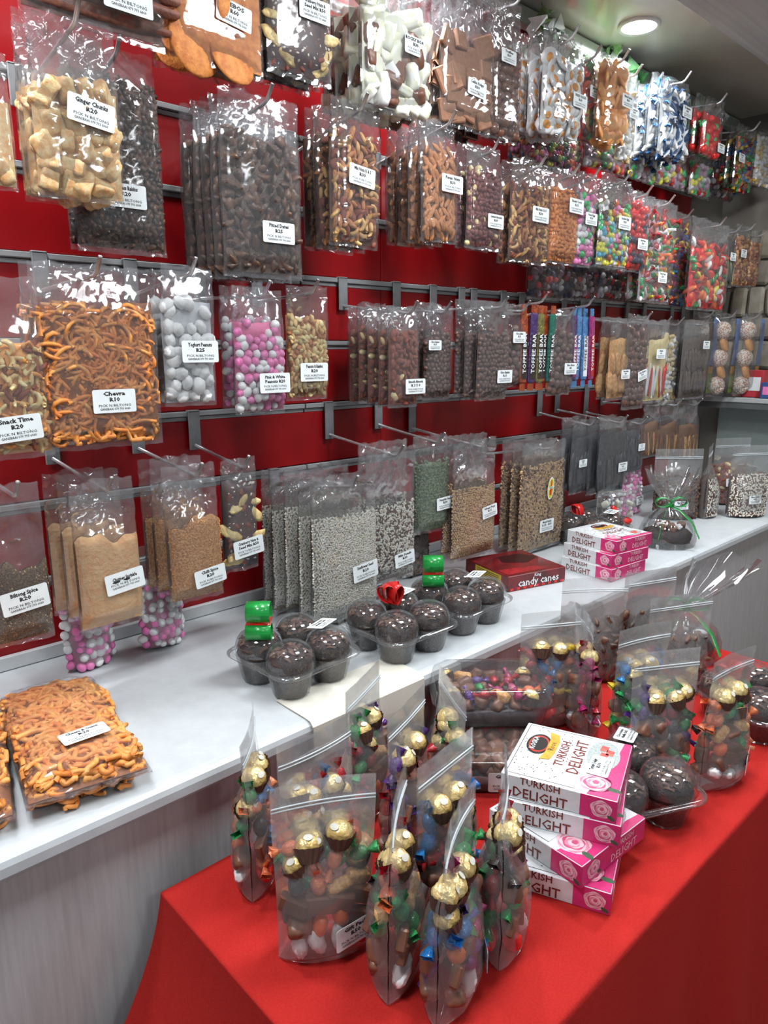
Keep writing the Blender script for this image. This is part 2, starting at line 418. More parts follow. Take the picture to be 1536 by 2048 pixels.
# kind: part name, shapes [(verts, faces[, mi])], palette, step between pieces, bag thickness, filler (gap tones hold painted shade), how pieces lie
def KD(pname, shapes, mats, step, t, bulk, lie='any', indiv=False, depth=None, weights=None, mode='pieces', sc=(.85, 1.15)):
    return dict(pname=pname, shapes=shapes, mats=mats, step=step, t=t, bulk=bulk, lie=lie, indiv=indiv, depth=depth or step * .5, w=weights, mode=mode, sc=sc)
KINDS = {
 'ginger': KD('ginger_chunk', [chunk(.038, 1, (1, .85, .7), 2, 9), chunk(.036, 2, (1, .95, .6), 2, 9), chunk(.034, 5, (1.15, .8, .7), 2, 8)], [GINGER], .032, .055, GINGER, indiv=True),
 'raisins': KD('raisin', [_b1(.018, .013, .010, .32, 1), _b1(.015, .013, .011, .35, 2)], [RAISIN, RAISIN, DATE], .0115, .05, RAISIN),
 'dates': KD('date', [_b1(.040, .020, .015, .32, 1), _b1(.032, .024, .014, .36, 2), _b1(.028, .018, .012, .3, 7)], [DATE, RAISIN], .021, .036, RAISIN, lie='any', indiv=True),
 'mixnuts': KD('nut', [cashew(.026), _b1(.026, .015, .010, .05, 3), _b1(.032, .013, .010, .12, 4)], [CASHEW, ALMOND, PECAN], .016, .05, NUT_SHADE, indiv=True, weights='shape'),
 'pecans': KD('pecan', [_b1(.036, .014, .010, .14, 4), _b1(.034, .015, .009, .16, 5)], [PECAN], .017, .045, NUT_SHADE, lie='vertish', indiv=True),
 'burgundy': KD('coated_almond', [_b1(.018, .014, .012, .1, 4)], [BURG] * 9 + [CREAM], .0135, .045, BURG, indiv=True),
 'corn': KD('corn_kernel', [_b1(.016, .013, .010, .14, 4), _b1(.018, .012, .009, .18, 6)], [CORN], .0125, .045, CORN),
 'pastel': KD('sugar_egg', [_b1(.027, .020, .020, .0, 4)], [CPINK, CWHITE, CPINK, CGREY, CGREEN], .021, .05, CPINK, indiv=True),
 'speckled': KD('sugar_egg', [_b1(.023, .018, .018, .0, 4)], [CGREEN, CYEL, CWHITE, CPINK, CORA, CBLUE, CBRO, CYEL], .0185, .05, CWHITE, indiv=True),
 'berries': KD('jelly_berry', [_b1(.028, .024, .022, .1, 4)], [JRED, JRED, JNAVY], .022, .05, JRED, indiv=True),
 'yoghurt': KD('yoghurt_nut', [_b1(.034, .026, .022, .1, 4, 2), _b1(.028, .024, .021, .1, 5, 2)], [YOG], .0245, .058, M1('yoghurt_gap_shade', (176, 178, 182), (150, 152, 156), scale=60, rough=.6), indiv=True),
 'pinkwhite': KD('sugar_peanut', [_b1(.0225, .018, .018, .0, 4), _b1(.020, .018, .018, .0, 4)], [CPINK, CWHITE], .0172, .05, M1('pink_gap_shade', (176, 84, 122), (150, 70, 104), scale=60, rough=.6), indiv=True),
 'peanuts': KD('peanut_half', [_b1(.020, .012, .008, .1, 4), _b1(.018, .013, .008, .12, 5)], [PNUT, CREAM, PNUT, PNUT, PECAN], .0118, .045, PECAN),
 'almonds': KD('almond', [_b1(.026, .015, .010, .05, 3), _b1(.023, .014, .010, .05, 6)], [ALMOND] * 10 + [CREAM], .0155, .042, ALMOND, indiv=True),
 'chocraisins': KD('chocolate_raisin', [_b1(.016, .013, .013, .05, 3)], [CHOC], .0132, .042, CHOC, indiv=True),
 'chocballs': KD('chocolate_ball', [_b1(.026, .025, .025, .03, 3)], [CHOC], .0235, .045, CHOC, indiv=True),
 'sunflower': KD('seed', [_b1(.012, .0052, .0035, 0, 3, 0)], [SUNF], .0056, .05, M1('seed_gap_shade', (150, 140, 122), (118, 108, 92), scale=160, rough=.6), lie='flat', depth=.003),
 'mixseeds': KD('seed', [_b1(.011, .0056, .0035, 0, 3, 0)], [SUNF, DSEED, SUNF], .0058, .05, M1('mixed_seed_gap_shade', (112, 88, 72), (84, 62, 50), scale=160, rough=.6), lie='flat', depth=.003),
 'pumpkin': KD('seed', [_b1(.016, .008, .0035, 0, 3, 0)], [PUMP], .0082, .045, PUMP, lie='flat', depth=.003),
 'barley': KD('grain', [_b1(.0078, .0062, .0055, 0, 3, 0)], [BARLEY], .0064, .05, M1('grain_gap_shade', (128, 94, 62), (100, 72, 46), scale=160, rough=.6), depth=.003),
 'muesli': KD('oat_flake', [_b1(.013, .008, .003, .1, 3, 0)], [OAT, OAT, OAT, DSEED], .0075, .035, OAT, depth=.004),
 'snackmix': KD('snack_piece', [_b1(.017, .010, .006, .08, 4), cashew(.024), chunk(.012, 3, (2.4, .5, .5))], [PNUT, CREAM, NOOD, ALMOND], .0125, .06, NOOD),
 'liquorice': KD('liquorice_strip', [chunk(.02, 3, (.7, .45, 6.0)), chunk(.02, 7, (.8, .4, 5.2))], [LIQ], .0175, .034, LIQ, lie='vert', depth=.01),
 'eggs': KD('jelly_egg', [egg(.044)], [EGGW, EGGY], .031, .055, EGGW, lie='facing', indiv=True, depth=.012),
 'peach': KD('jelly_peach', [_b1(.05, .05, .014, .06, 3, 2)], [PEACH], .034, .05, PEACH, lie='facing', indiv=True, depth=.012),
 'dolphins': KD('jelly_dolphin', [dolphin(.06)], [DBLUE, DWHITE], .026, .05, DWHITE, lie='facing', indiv=True, depth=.012),
 'strawberry': KD('jelly_strawberry', [_b1(.034, .028, .024, .05, 3)], [JRED, JRED, JRED, CGREEN], .026, .05, JRED, indiv=True),
 'sausage': KD('dried_sausage_stick', [chunk(.022, 2, (12.0, 1, .9)), chunk(.024, 4, (11.4, .9, .9))], [WORS], .026, .055, WORS, lie='horiz', indiv=True, depth=.012),
 'mebos': KD('apricot_disc', [_b1(.095, .105, .014, .03, 3, 2)], [MEBOS], .078, .03, MEBOS, lie='flat', indiv=True, depth=.008),
 'seedslab': KD('seed', [_b1(.013, .006, .004, 0, 3, 0), _b1(.022, .012, .008, .1, 3), _b1(.05, .022, .009, .22, 4)], [SUNF, ALMOND, BANANA], .0145, .035, BARK, lie='flat', depth=.002, weights='shape421'),
 'nougat': KD('chocolate_chunk', [chunk(.048, 2, (1, .5, .9), 2, 9), chunk(.044, 5, (.9, .6, 1.1), 2, 9)], [WCHOC, WCHOC, WCHOC, CWHITE, CHOCM], .034, .06, WCHOC, indiv=True),
 'fudge': KD('fudge_slab', [cbox(.058, .013, .056, .003), cbox(.052, .012, .048, .003)], [FUDGE], .044, .045, FUDGE, lie='slab', indiv=True, depth=.009),
 'truffle': KD('truffle', [_b1(.03, .028, .027, .1, 3)], [CHOCM, CHOC], .024, .05, CHOCM),
 'brittle': KD('brittle_bar', [chunk(.032, 2, (.75, .4, 2.2)), chunk(.03, 5, (.8, .5, 2.0))], [BRITTLE], .03, .04, BRITTLE, lie='vert', indiv=True, depth=.008),
 'chocslab': KD('chocolate_lump', [_b1(.034, .026, .022, .15, 3)], [CHOCM, CHOC], .024, .04, CHOC),
 'twigs': KD('dried_twig', [chunk(.010, 2, (.7, .7, 9.0)), chunk(.010, 5, (.6, .8, 8.0))], [STICKS, STICKS, BRITTLE], .0085, .045, STICKS, lie='vert', depth=.005),
 'meatstrips': KD('dried_strip', [chunk(.024, 2, (.7, .5, 3.8)), chunk(.022, 5, (.9, .4, 3.4))], [BILT], .022, .045, BILT, lie='vert', depth=.008, indiv=True),
 'sourstrips': KD('sour_strip', [chunk(.010, 2, (1, .5, 12.0)), chunk(.010, 5, (.9, .6, 11.0))], [JRED, CWHITE, CYEL, CWHITE, CORA], .0125, .03, CREAM, lie='vert', depth=.004, indiv=True),
 'wrapped': KD('wrapped_sweet', [sweet(.036)], [WRAPS[k] for k in ('red', 'yellow', 'blue', 'orange', 'purple', 'green')], .025, .05, CBRO, lie='any', indiv=True, depth=.012),
 'party': KD('party_sweet', [sweet(.04), _b1(.03, .03, .012, .04, 3), egg(.03), chunk(.03, 4, (.4, .4, 2.2))], [WRAPS['green'], WRAPS['red'], CWHITE, WRAPS['yellow'], JRED, CORA, CBRO], .027, .06, CGREY, indiv=True, depth=.012),
 'gummies': KD('jelly_sweet', [_b1(.045, .028, .02, .12, 3), _b1(.05, .02, .018, .1, 5), egg(.036)], [JRED, CORA, JRED, CWHITE, WRAPS['green'], CYEL, CBRO], .03, .06, JRED, indiv=True, depth=.012),
 'darkmix': KD('sweet', [_b1(.026, .022, .02, .1, 3)], [CBRO, JNAVY, JRED, CGREY, CWHITE], .024, .05, CBRO),
 'candymix': KD('hard_candy', [_b1(.03, .024, .02, .08, 3)], [JRED, CWHITE, CGREY, CGREEN, CGREY, CYEL], .026, .05, CGREY),
 'jellybeans': KD('jelly_bean', [_b1(.022, .015, .015, .0, 3)], [JNAVY, CYEL, CORA, CPINK, CGREEN, JRED, CBRO], .018, .05, CBRO),
 'lollies': KD('striped_stick', [chunk(.011, 2, (1, 1, 9.0))], [CBRO, CYEL, CGREY, LIQ], .013, .03, LIQ, lie='vert', depth=.005),
 'nutbar': KD('nut_cluster', [_b1(.022, .016, .014, .2, 3)], [BRITTLE, PECAN, ALMOND], .0165, .035, PECAN),
 'whitebits': KD('coconut_piece', [chunk(.02, 3, (.9, .7, 1.6))], [CWHITE, BANANA, CWHITE], .02, .04, CREAM),
 'biltongspice': KD('spice', [_b1(.005, .003, .0022, 0, 3, 0)], [BSPICE, BSPICE, DSEED, OAT], .0052, .045, BSPICE, mode='powder', depth=.001),
 'chutney': KD('powder', [_b1(.008, .007, .006, .1, 3)], [CHUT], .02, .055, CHUT, mode='powder'),
 'chilli': KD('crumb', [_b1(.006, .005, .004, .1, 3, 0)], [CHIL], .0075, .05, CHIL, mode='powder', depth=.001),
 'noodles': KD('noodle', [], [NOOD], .01, .055, NOOD, mode='noodle'),
}
def bag_T(u, v, t, vf, slump=0.0):
    """thickness of a filled pillow bag, u in -1..1 across, v 0..1 up"""
    top = vf + slump * u
    p = sst(.02, .14, v) * (1 - .9 * sst(top - .06, min(.99, top + .22), v)) * (1 - .12 * v)
    q = max(0.0, 1 - abs(u) ** 3.2) ** .55
    return t * p * q
def np_sst(a, b, x):
    t = np.clip((x - a) / (b - a), 0, 1); return t * t * (3 - 2 * t)
def creases(x, z, rg, n=6, kmin=22, kmax=68, smin=.14, smax=.60):
    """folded-sheet relief: a sum of sharp triangular folds in random directions"""
    d = np.zeros_like(x)
    for _ in range(n):
        th = rg.uniform(0, PI); k = rg.uniform(kmin, kmax); ph = rg.uniform(0, 1); am = rg.uniform(smin, smax) / (2 * k)
        wq = x * math.cos(th) + z * math.sin(th) + .006 * np.sin(x * rg.uniform(20, 60) + z * rg.uniform(20, 60) + ph * 6)
        q = (wq * k + ph) % 1.0
        d += am * (np.abs(q - .5) * 2 - .5) * (.5 + .5 * np.sin(x * rg.uniform(8, 30) + z * rg.uniform(8, 30) + ph * 9))
    return d
def quads(nu, nv, flip=False):
    f = [(j * nu + i, j * nu + i + 1, (j + 1) * nu + i + 1, (j + 1) * nu + i) for j in range(nv - 1) for i in range(nu - 1)]
    return [q[::-1] for q in f] if flip else f
def bag_film(w, h, t, vf, seed, amp=1.0, cell=.0062):
    rg = random.Random(seed); nu = int(max(14, min(34, w / cell))); nv = int(max(20, min(56, h / cell)))
    a, b = np.meshgrid(np.linspace(0, 1, nu), np.linspace(0, 1, nv)); u = a * 2 - 1; v = b
    x = u * w / 2; z = v * h
    top = vf
    p = np_sst(.02, .14, v) * (1 - .9 * np_sst(top - .06, min(.99, top + .22), v)) * (1 - .12 * v)
    T = t * p * np.maximum(0, 1 - np.abs(u) ** 3.2) ** .55
    e = np_sst(vf - .18, vf + .10, v); lo = 1 - np_sst(.0, .10, v)
    big = creases(x, z, rg, 5) ; fine = creases(x, z, rg, 5, 60, 110, .08, .30)
    rx = x; rz_ = np.maximum(.004, h * .97 - z); rr = np.hypot(rx, rz_); ang = np.arctan2(rx, rz_)
    rad = np.zeros_like(x)
    for _ in range(3):
        q = (ang * rg.uniform(1.2, 3.4) + rg.uniform(0, 1)) % 1.0; rad += (np.abs(q - .5) * 2 - .5) * rg.uniform(.06, .13)
    rad *= np.minimum(rr, .09) * (1 - np_sst(.06, .16, rr))
    d = (big * (.42 + .58 * e + .4 * lo) + fine * (.6 + .4 * e) + rad * (.3 + .7 * e)) * amp
    d *= .35 + .65 * np.minimum(1, (1 - np.abs(u)) * 6)
    d = d - 0.0
    bend = rg.uniform(-.010, .004); sk = rg.uniform(-.006, .006)
    x = x * (1 - .035 * e + .012 * np.sin(v * 9 + seed)) + sk * v
    edge = np.array([rg.uniform(-.0035, .0035) for _ in range(nu)]); edge = np.convolve(edge, [.25, .5, .25], 'same')
    z = z.copy(); z[0] += edge * .6; z[-1] += edge * 1.6
    mb = MB()
    for side in (-1, 1):
        dd = d * (1.0 if side < 0 else .8)
        y = side * (T / 2 + .0016) + np.where(T > .008, -np.abs(dd) * .6 if side < 0 else np.abs(dd) * .6, dd) + bend * v * v
        mb.add(np.stack([x, y, z], -1).reshape(-1, 3), quads(nu, nv, side > 0))
    return mb
def bag_bulk(w, h, t, vf, seed, cut, rough=0.0, top_noise=.02, nu=13, nv=17):
    """solid core of the filling"""
    rg = random.Random(seed * 3 + 1)
    ph = [rg.uniform(0, 6.28) for _ in range(6)]; tilt = rg.uniform(-.03, .04)
    mb = MB(); rgn = np.random.RandomState(seed)
    for side in (-1, 1):
        def fn(a, b, side=side):
            u = (a * 2 - 1) * .97
            top = vf + tilt * u + top_noise * (math.sin(u * 4 + ph[0]) + .6 * math.sin(u * 9 + ph[1]))
            v = .03 + (top - .03) * b
            T = max(.0, bag_T(u, min(v, vf - .03), t, vf) - cut) if b < 1 else .002
            if b == 0: T = .001
            n = rgn.uniform(-1, 1) * rough * (0.0 if a in (0, 1) or b in (0, 1) else 1)
            return (u * w / 2 * .985, side * (T / 2 + .0004) + n, v * h)
        v, f = gridf(nu, nv, fn)
        if side > 0: f = [q[::-1] for q in f]
        mb.add(v, f)
    return mb
def lie_rot(lie, rg):
    U = rg.uniform
    if lie == 'any': return (U(0, 6.28), U(0, 6.28), U(0, 6.28))
    if lie == 'vertish': return (PI / 2 + U(-.8, .8), PI / 2 + U(-1.1, 1.1), U(-.6, .6))
    if lie == 'vert': return (U(-.1, .1), U(-.12, .12), U(-.5, .5))
    if lie == 'horiz': return (U(-.1, .1), U(-.05, .05), U(-.03, .03))
    if lie == 'flat': return Euler((PI / 2 + U(-.35, .35), U(0, 6.28), U(-.35, .35)), 'YXZ').to_quaternion().to_euler() if False else _flat(U, .35)
    if lie == 'facing': return _flat(U, .55)
    if lie == 'slab': return (U(-.2, .2), U(-.5, .5), U(-.25, .25))
    return (0, 0, 0)
def _flat(U, s):
    q = Euler((PI / 2 + U(-s, s), 0, U(-s, s))).to_matrix() @ Euler((0, 0, U(0, 6.28))).to_matrix()
    e = q.to_euler(); return (e.x, e.y, e.z)
def piece_dep(K):
    """half extents of the pieces and how far their centres lie behind the film"""
    ext = np.mean([sorted(np.ptp(S[0], axis=0)) for S in K['shapes']], axis=0) / 2
    rin = ext[0] if K['lie'] in ('flat', 'facing', 'slab') else (ext[1] if K['lie'] in ('vert', 'horiz') else (ext[1] + ext[2]) / 2)
    return ext, max(K['depth'], rin)
def bag_pieces(K, w, h, t, vf, seed):
    """transforms of the pieces that show: front layer plus rounded sides"""
    rg = random.Random(seed); st = K['step']; out = []
    ext, dep = piece_dep(K); lim = w / 2 - (ext[1] if K['lie'] == 'vert' else ext[2] * .95)
    if lim < w * .2: lim = w * .2
    sz = max(np.ptp(K['shapes'][0][0][:, 0]), st); 
    long_v = K['lie'] == 'vert'; long_h = K['lie'] == 'horiz'
    L = np.ptp(K['shapes'][0][0][:, 2]) if long_v else 0
    z0, z1 = .045 * h + st * .4, vf * h
    rows = [z0 + L / 2 + k * L * .96 for k in range(max(1, int((z1 - z0 - L * .4) / (L * .96))))] if long_v else list(np.arange(z0, z1, st * (.88 if not long_h else 1)))
    for j, z in enumerate(rows):
        xs = [0.0] if long_h else list(np.arange(-w / 2 + st * .45 + (st * .45 if j % 2 else 0), w / 2 - st * .3, st))
        for x in xs:
            px = x + rg.uniform(-.22, .22) * st * (0.2 if long_h else 1); pz = z + rg.uniform(-.25, .25) * st
            if not long_v and not long_h and j >= len(rows) - 2 and rg.random() < .35: continue
            if not long_h: px = max(-lim, min(lim, px))
            u = px / (w / 2); v = min(pz / h, vf - .03)
            T = bag_T(u, v, t, vf)
            y = -max(.0, T / 2 - dep * rg.uniform(.92, 1.15))
            si = rg.randrange(len(K['shapes']))
            if K['w'] == 'shape421': si = rg.choices([0, 1, 2], [10, 2, 1])[0]
            S = K['shapes'][si]
            mi = -1 if len(S) == 3 else (si if K['w'] else rg.randrange(len(K['mats'])))
            s = rg.uniform(*K['sc'])
            out.append((si, mi, (px, y, pz), lie_rot(K['lie'], rg), s))
    return out
_PM = {}
def piece_mesh(kind, si, mi):
    k = (kind, si, mi)
    if k not in _PM:
        K = KINDS[kind]; S = K['shapes'][si]
        _PM[k] = MB().add(S[0], S[1], S[2] if mi < 0 else 0).mesh(K['pname'], K['mats'] if mi < 0 else K['mats'][mi], len(S[0]) != 24)
    return _PM[k]
def joined(kind, lst, extra=None):
    K = KINDS[kind]; mb = MB()
    if extra is not None:
        n = len(K['mats']); mb.add(np.concatenate(extra.v), extra.f, n)
    for (si, mi, p, r, s) in lst:
        S = K['shapes'][si]; mb.add(S[0], S[1], S[2] if mi < 0 else mi, TM(p, r, s))
    return mb
def noodles(w, h, t, vf, seed, n, rad=.0038, n3=6):
    """tangle of curly fried strands lying against the film"""
    rg = random.Random(seed); mb = MB()
    for k in range(n):
        u = rg.uniform(-.97, .97); v = rg.uniform(.05, vf); T = bag_T(u, min(v, vf - .03), t, vf)
        y = -max(.001, T / 2 - rg.uniform(.004, .013)) if k % 6 else max(.001, T / 2 - .004)
        x, z, a = u * w / 2 * .96, v * h, rg.uniform(0, 6.28); cur = rg.choice((-1, 1)) * rg.uniform(5, 70); pts = []
        ln = rg.uniform(.045, .10); m = 9; mg = w * .49 - rg.uniform(0, .024); z_lo, z_hi = .035 * h + rg.uniform(0, .016), vf * h + rg.uniform(-.016, .010)
        for i in range(m):
            pts.append((max(-mg, min(mg, x)), y + .0025 * math.sin(i * 1.3 + k), min(z_hi, max(z_lo, z))))
            a += cur * ln / m + (.7 if abs(x) > mg or z > z_hi or z < z_lo else 0); x += math.cos(a) * ln / m; z += math.sin(a) * ln / m
        mb.add(*tube(pts, rad * rg.uniform(.8, 1.15), n3), k % 2)
    return mb
ORD = ['frontmost', 'second', 'third', 'fourth', 'fifth', 'sixth', 'seventh']
def hook(x, ztip, ytip, zbase, what):
    """chrome display hook: plate hung on the rail, long wire and upturned end"""
    o = thing('display_hook', 'chrome wire hook holding ' + what, 'hook', (x, 0, zbase), group='display hooks on the red wall')
    zr = min([z for z in RAIL_Z + [2.46] if z > zbase + .005]) - zbase + .013
    MB().add(*cbox(.030, .005, zr + .012, .0018, (0, -.0125, (zr - .012) / 2))).add(*cbox(.030, .014, .006, .0018, (0, -.008, zr - .002))).obj('bracket', STEEL, o, False)
    zt = ztip - zbase
    MB().add(*tube([(0, -.012, 0), (0, ytip * .5, zt * .5), (0, ytip, zt), (0, ytip - .010, zt + .004), (0, ytip - .030, zt + .028)], .0038, 10)).obj('wire', CHROME, o)
    return o
def snack_bag(name, kind, label, group, x, y, z, w, h, vf, rotz, lean, seed, lab=None, indiv=False, t=None, share=None, filmmat=None, amp=1.0):
    """one hanging bag: film, filling and sticker"""
    K = KINDS[kind]; t = min(t or 1, K['t'], w * .42)
    o = thing(name, label, 'snack bag', (x, y, z), group=group, rot=(lean, 0, rotz))
    key = (kind, round(w, 3), round(h, 3), round(vf, 2), round(t, 3))
    if share is None: share = {}
    fk = ('film', key, seed % 2)
    if fk not in share: share[fk] = bag_film(w, h, t, vf, seed, amp=amp).mesh('film', filmmat or FILM)
    link('film', share[fk], o)
    if K['mode'] == 'noodle':
        if ('n', key) not in share:
            b = bag_bulk(w, h, t, vf, seed, .012); nn = noodles(w, h, t, vf, seed, int(w * vf * h / .00011))
            mb = MB(); mb.add(np.concatenate(nn.v), nn.f, nn.m); mb.add(np.concatenate(b.v), b.f, 2)
            share[('n', key)] = mb.mesh('noodles', [NOOD, NOODO, M1('noodle_gap_shade', (132, 76, 34), (104, 58, 26), scale=120, rough=.7)])  # dark core paints in the shadow between the strands
        link('noodles', share[('n', key)], o)['kind'] = 'stuff'
    elif K['mode'] == 'powder':
        if ('p', key) not in share:
            b = bag_bulk(w, h, t, vf, seed, .003, .0012, .03, 19, 25)
            lst = bag_pieces(K, w, h, t, vf, seed) if K['step'] < .01 else []
            share[('p', key)] = joined(kind, lst, b).mesh('filling', K['mats'] + [K['bulk']])
        link('filling', share[('p', key)], o)['kind'] = 'stuff'
    else:
        cut = (t * .72 if K['lie'] == 'vert' else min(2.5 * piece_dep(K)[1], t * .9)) if kind != 'seedslab' else .004
        lst = bag_pieces(K, w, h, t, vf, seed)
        if indiv and K['indiv'] and len(lst) < 290:
            bag_bulk(w, h, t, vf - .04, seed, min(cut * 1.1, t * .92), 0, .008).obj('filling', K['bulk'], o)
            for (si, mi, p, r, s) in lst: link(K['pname'], piece_mesh(kind, si, mi), o, p, r, s)
        else:
            if ('j', key) not in share:
                share[('j', key)] = joined(kind, lst, bag_bulk(w, h, t, vf - .03, seed, cut, 0, .008)).mesh('filling', K['mats'] + [K['bulk']])
            link('filling', share[('j', key)], o)['kind'] = 'stuff'
    if lab:
        lx, lz, title, price, lr = lab[:5]; lw = lab[5] if len(lab) > 5 else .077
        lx = max(-w * .5 + lw * .42, min(w * .5 - lw * .42, lx))
        T = max(bag_T(max(-.98, min(.98, q)), min(1, max(0, lz / h)), t, vf) for q in (lx / (w / 2), (lx - lw * .4) / (w / 2), (lx + lw * .4) / (w / 2)))
        yb = -.004 * (lz / h) ** 2
        add_label(o, title, price, (lx, -T / 2 - .0045 + yb, lz), (PI / 2, lr, 0), lw, lw * .53, strike=(len(lab) > 6))
    return o

# ------------------------------------------------------------------ the room
def struct(o): o['kind'] = 'structure'; return o
X0, X1, XE = -0.9, 3.32, 3.66
RED = pm('red_panel', sr(158, 16, 22), sr(138, 12, 18), 6, 0.32, spec=0.4)
BACKING = pm('rail_groove', (0.02, 0.018, 0.018), None, 20, 0.6)
RAIL_Z = [1.019 + 0.1625 * k for k in range(9)]
wall = struct(MB().add(*cbox(X1 - X0, 0.04, 2.52, 0, ((X0 + X1) / 2, 0.034, 1.26))).obj('wall_back', BACKING, None, False))
edges = [0.86] + RAIL_Z + [2.52]
for a, b in zip(edges[:-1], edges[1:]):
    lo = a + (0.012 if a > 0.9 else 0); hi = b - (0.012 if b < 2.5 else 0)
    xs = [X0, 0.22, 1.44, 2.66, X1]
    for xa, xb in zip(xs[:-1], xs[1:]):
        MB().add(*cbox(xb - xa - .002, 0.016, hi - lo, 0.002, ((xa + xb) / 2, 0.008, (lo + hi) / 2))).obj('panel', RED, wall, False)
for z in RAIL_Z:
    xs = [X0, -.1, .53, 1.16, 1.79, 2.42, X1]
    for xa, xb in zip(xs[:-1], xs[1:]):
        mb = MB().add(*cbox(xb - xa - .004, 0.010, 0.012, 0.0015, ((xa + xb) / 2, -.003, z + .005))).add(*cbox(xb - xa - .004, 0.006, 0.010, 0.0015, ((xa + xb) / 2, .003, z - .0065)))
        mb.obj('rail', ALU, wall, False)
struct(MB().add(*cbox(X1 - X0, 0.012, 0.030, 0.002, ((X0 + X1) / 2, -0.008, 0.866))).obj('trim_1', pm('counter_upstand', sr(205, 207, 208), sr(190, 192, 194), 10, .4), None, False))
struct(MB().add(*cbox(XE - X0, 0.035, 0.05, 0.004, ((X0 + XE) / 2, -0.02, 2.49))).obj('trim_2', pm('pale_cornice', sr(198, 206, 196), sr(180, 190, 180), 10, .4), None, False))
SOFF = pm('gloss_soffit', sr(214, 208, 198), sr(204, 198, 188), 3, 0.22, spec=0.5, bump=.05, bscale=14, bdist=.01)
struct(MB().add(*cbox(XE - X0, 0.50, 0.03, 0, ((X0 + XE) / 2, -0.22, 2.535))).obj('ceiling', SOFF, None, False))
CEIL2 = pm('brushed_ceiling', sr(206, 208, 208), sr(190, 192, 193), 14, 0.7, bump=.3, bscale=60, stretch=(.15, 4, 1), bdist=.003)
struct(MB().add(*cbox(XE - X0, 3.1, 0.12, 0.004, ((X0 + XE) / 2, -2.00, 2.50))).obj('ceiling_lower', CEIL2, None, False))
struct(MB().add(*cbox(XE - X0, 0.018, 0.012, 0.002, ((X0 + XE) / 2, -0.40, 2.515))).obj('trim_3', pm('pale_green_strip', sr(214, 222, 176), sr(196, 206, 160), 10, .4), None, False))
struct(MB().add(*cbox(XE - X0 + .1, 3.6, 0.04, 0, ((X0 + XE) / 2, -1.76, -0.02))).obj('floor', pm('floor_vinyl', sr(120, 112, 104), sr(104, 97, 90), 8, 0.5), None, False))
WEND = pm('taupe_plaster', sr(150, 144, 136), sr(138, 132, 124), 5, 0.7)
wend = struct(MB().add(*cbox(0.05, 3.4, 2.52, 0, (XE + .025, -1.65, 1.26))).obj('wall_right', WEND, None, False))
struct(MB().add(*cbox(XE - X1 + .02, 0.05, 2.52, 0, ((X1 + XE) / 2 + .01, 0.03, 1.26))).obj('wall_back_end', WEND, None, False))
STONE = [pm('wall_stone_%d' % k, sr(*c), sr(*[v - 28 for v in c]), 14, 0.85, bump=.4, bscale=40, bdist=.006) for k, c in enumerate(((176, 168, 154), (158, 150, 138), (186, 176, 158)))]
rg = random.Random(5)
zz = 1.40
while zz < 2.02:
    hh = rg.uniform(.09, .16); y = -.02
    while y > -.62:
        ww = rg.uniform(.06, .11)
        o = MB().add(*cbox(.035 + rg.uniform(0, .018), ww - .008, hh - .010, .012)).obj('stone', rg.choice(STONE), wend, False, (XE - .012, y - ww / 2, zz + hh / 2))
        o.rotation_euler = (rg.uniform(-.08, .08), 0, 0)
        y -= ww
    zz += hh
# lamps
def ceiling_lamp(x, y, z, r, label):
    o = thing('ceiling_light', label, 'ceiling light', (x, y, z), group='round recessed downlights')
    MB().add(*lathe([(r * 1.0, -.004), (r * 1.16, -.007), (r * 1.22, 0), (r * 1.2, .008), (r * 1.0, .008)], 32)).obj('rim', pm('lamp_rim', sr(236, 236, 236), None, 20, .35), o)
    MB().add(*lathe([(0.0005, -.006), (r * .6, -.0055), (r * 1.0, -.003)], 32)).obj('diffuser', emis('lamp_glow', (0.94, 0.98, 1.0), 14.0), o)
def fill_panel(x, y, z, s, label):  # unseen panel, added and shaped for frontal fill and film glints
    o = thing('ceiling_light', label, 'ceiling light', (x, y, z), group='unseen square light panels added for fill')
    q = rrect(1, 1, .02, 2)
    MB().add(*loft([[(px * s * k, py * s * k, zz) for px, py in q] for k, zz in ((1.0, -.004), (1.06, -.008), (1.08, .004))])).obj('rim', MATS['lamp_rim'], o, False)
    MB().add(*prism([(px * s, py * s) for px, py in q], -.004, -.002)).obj('diffuser', emis('panel_glow', (0.94, 0.98, 1.0), 6.0), o, False)
names = ['out of view above the left hooks', 'above the nougat bags, out of view', 'glowing above the peach jellies']
for (x, y), nm in zip(SOFFIT_LAMPS, names): ceiling_lamp(x, y, Z_SOFFIT - .004, .055, 'round white downlight ' + nm)
for k, (x, y) in enumerate(FILL_PANELS): fill_panel(x, y, Z_SHOP - .004, .40, 'unseen square light panel added for fill and glints, %s of five' % ['first', 'second', 'third', 'fourth', 'fifth'][k])

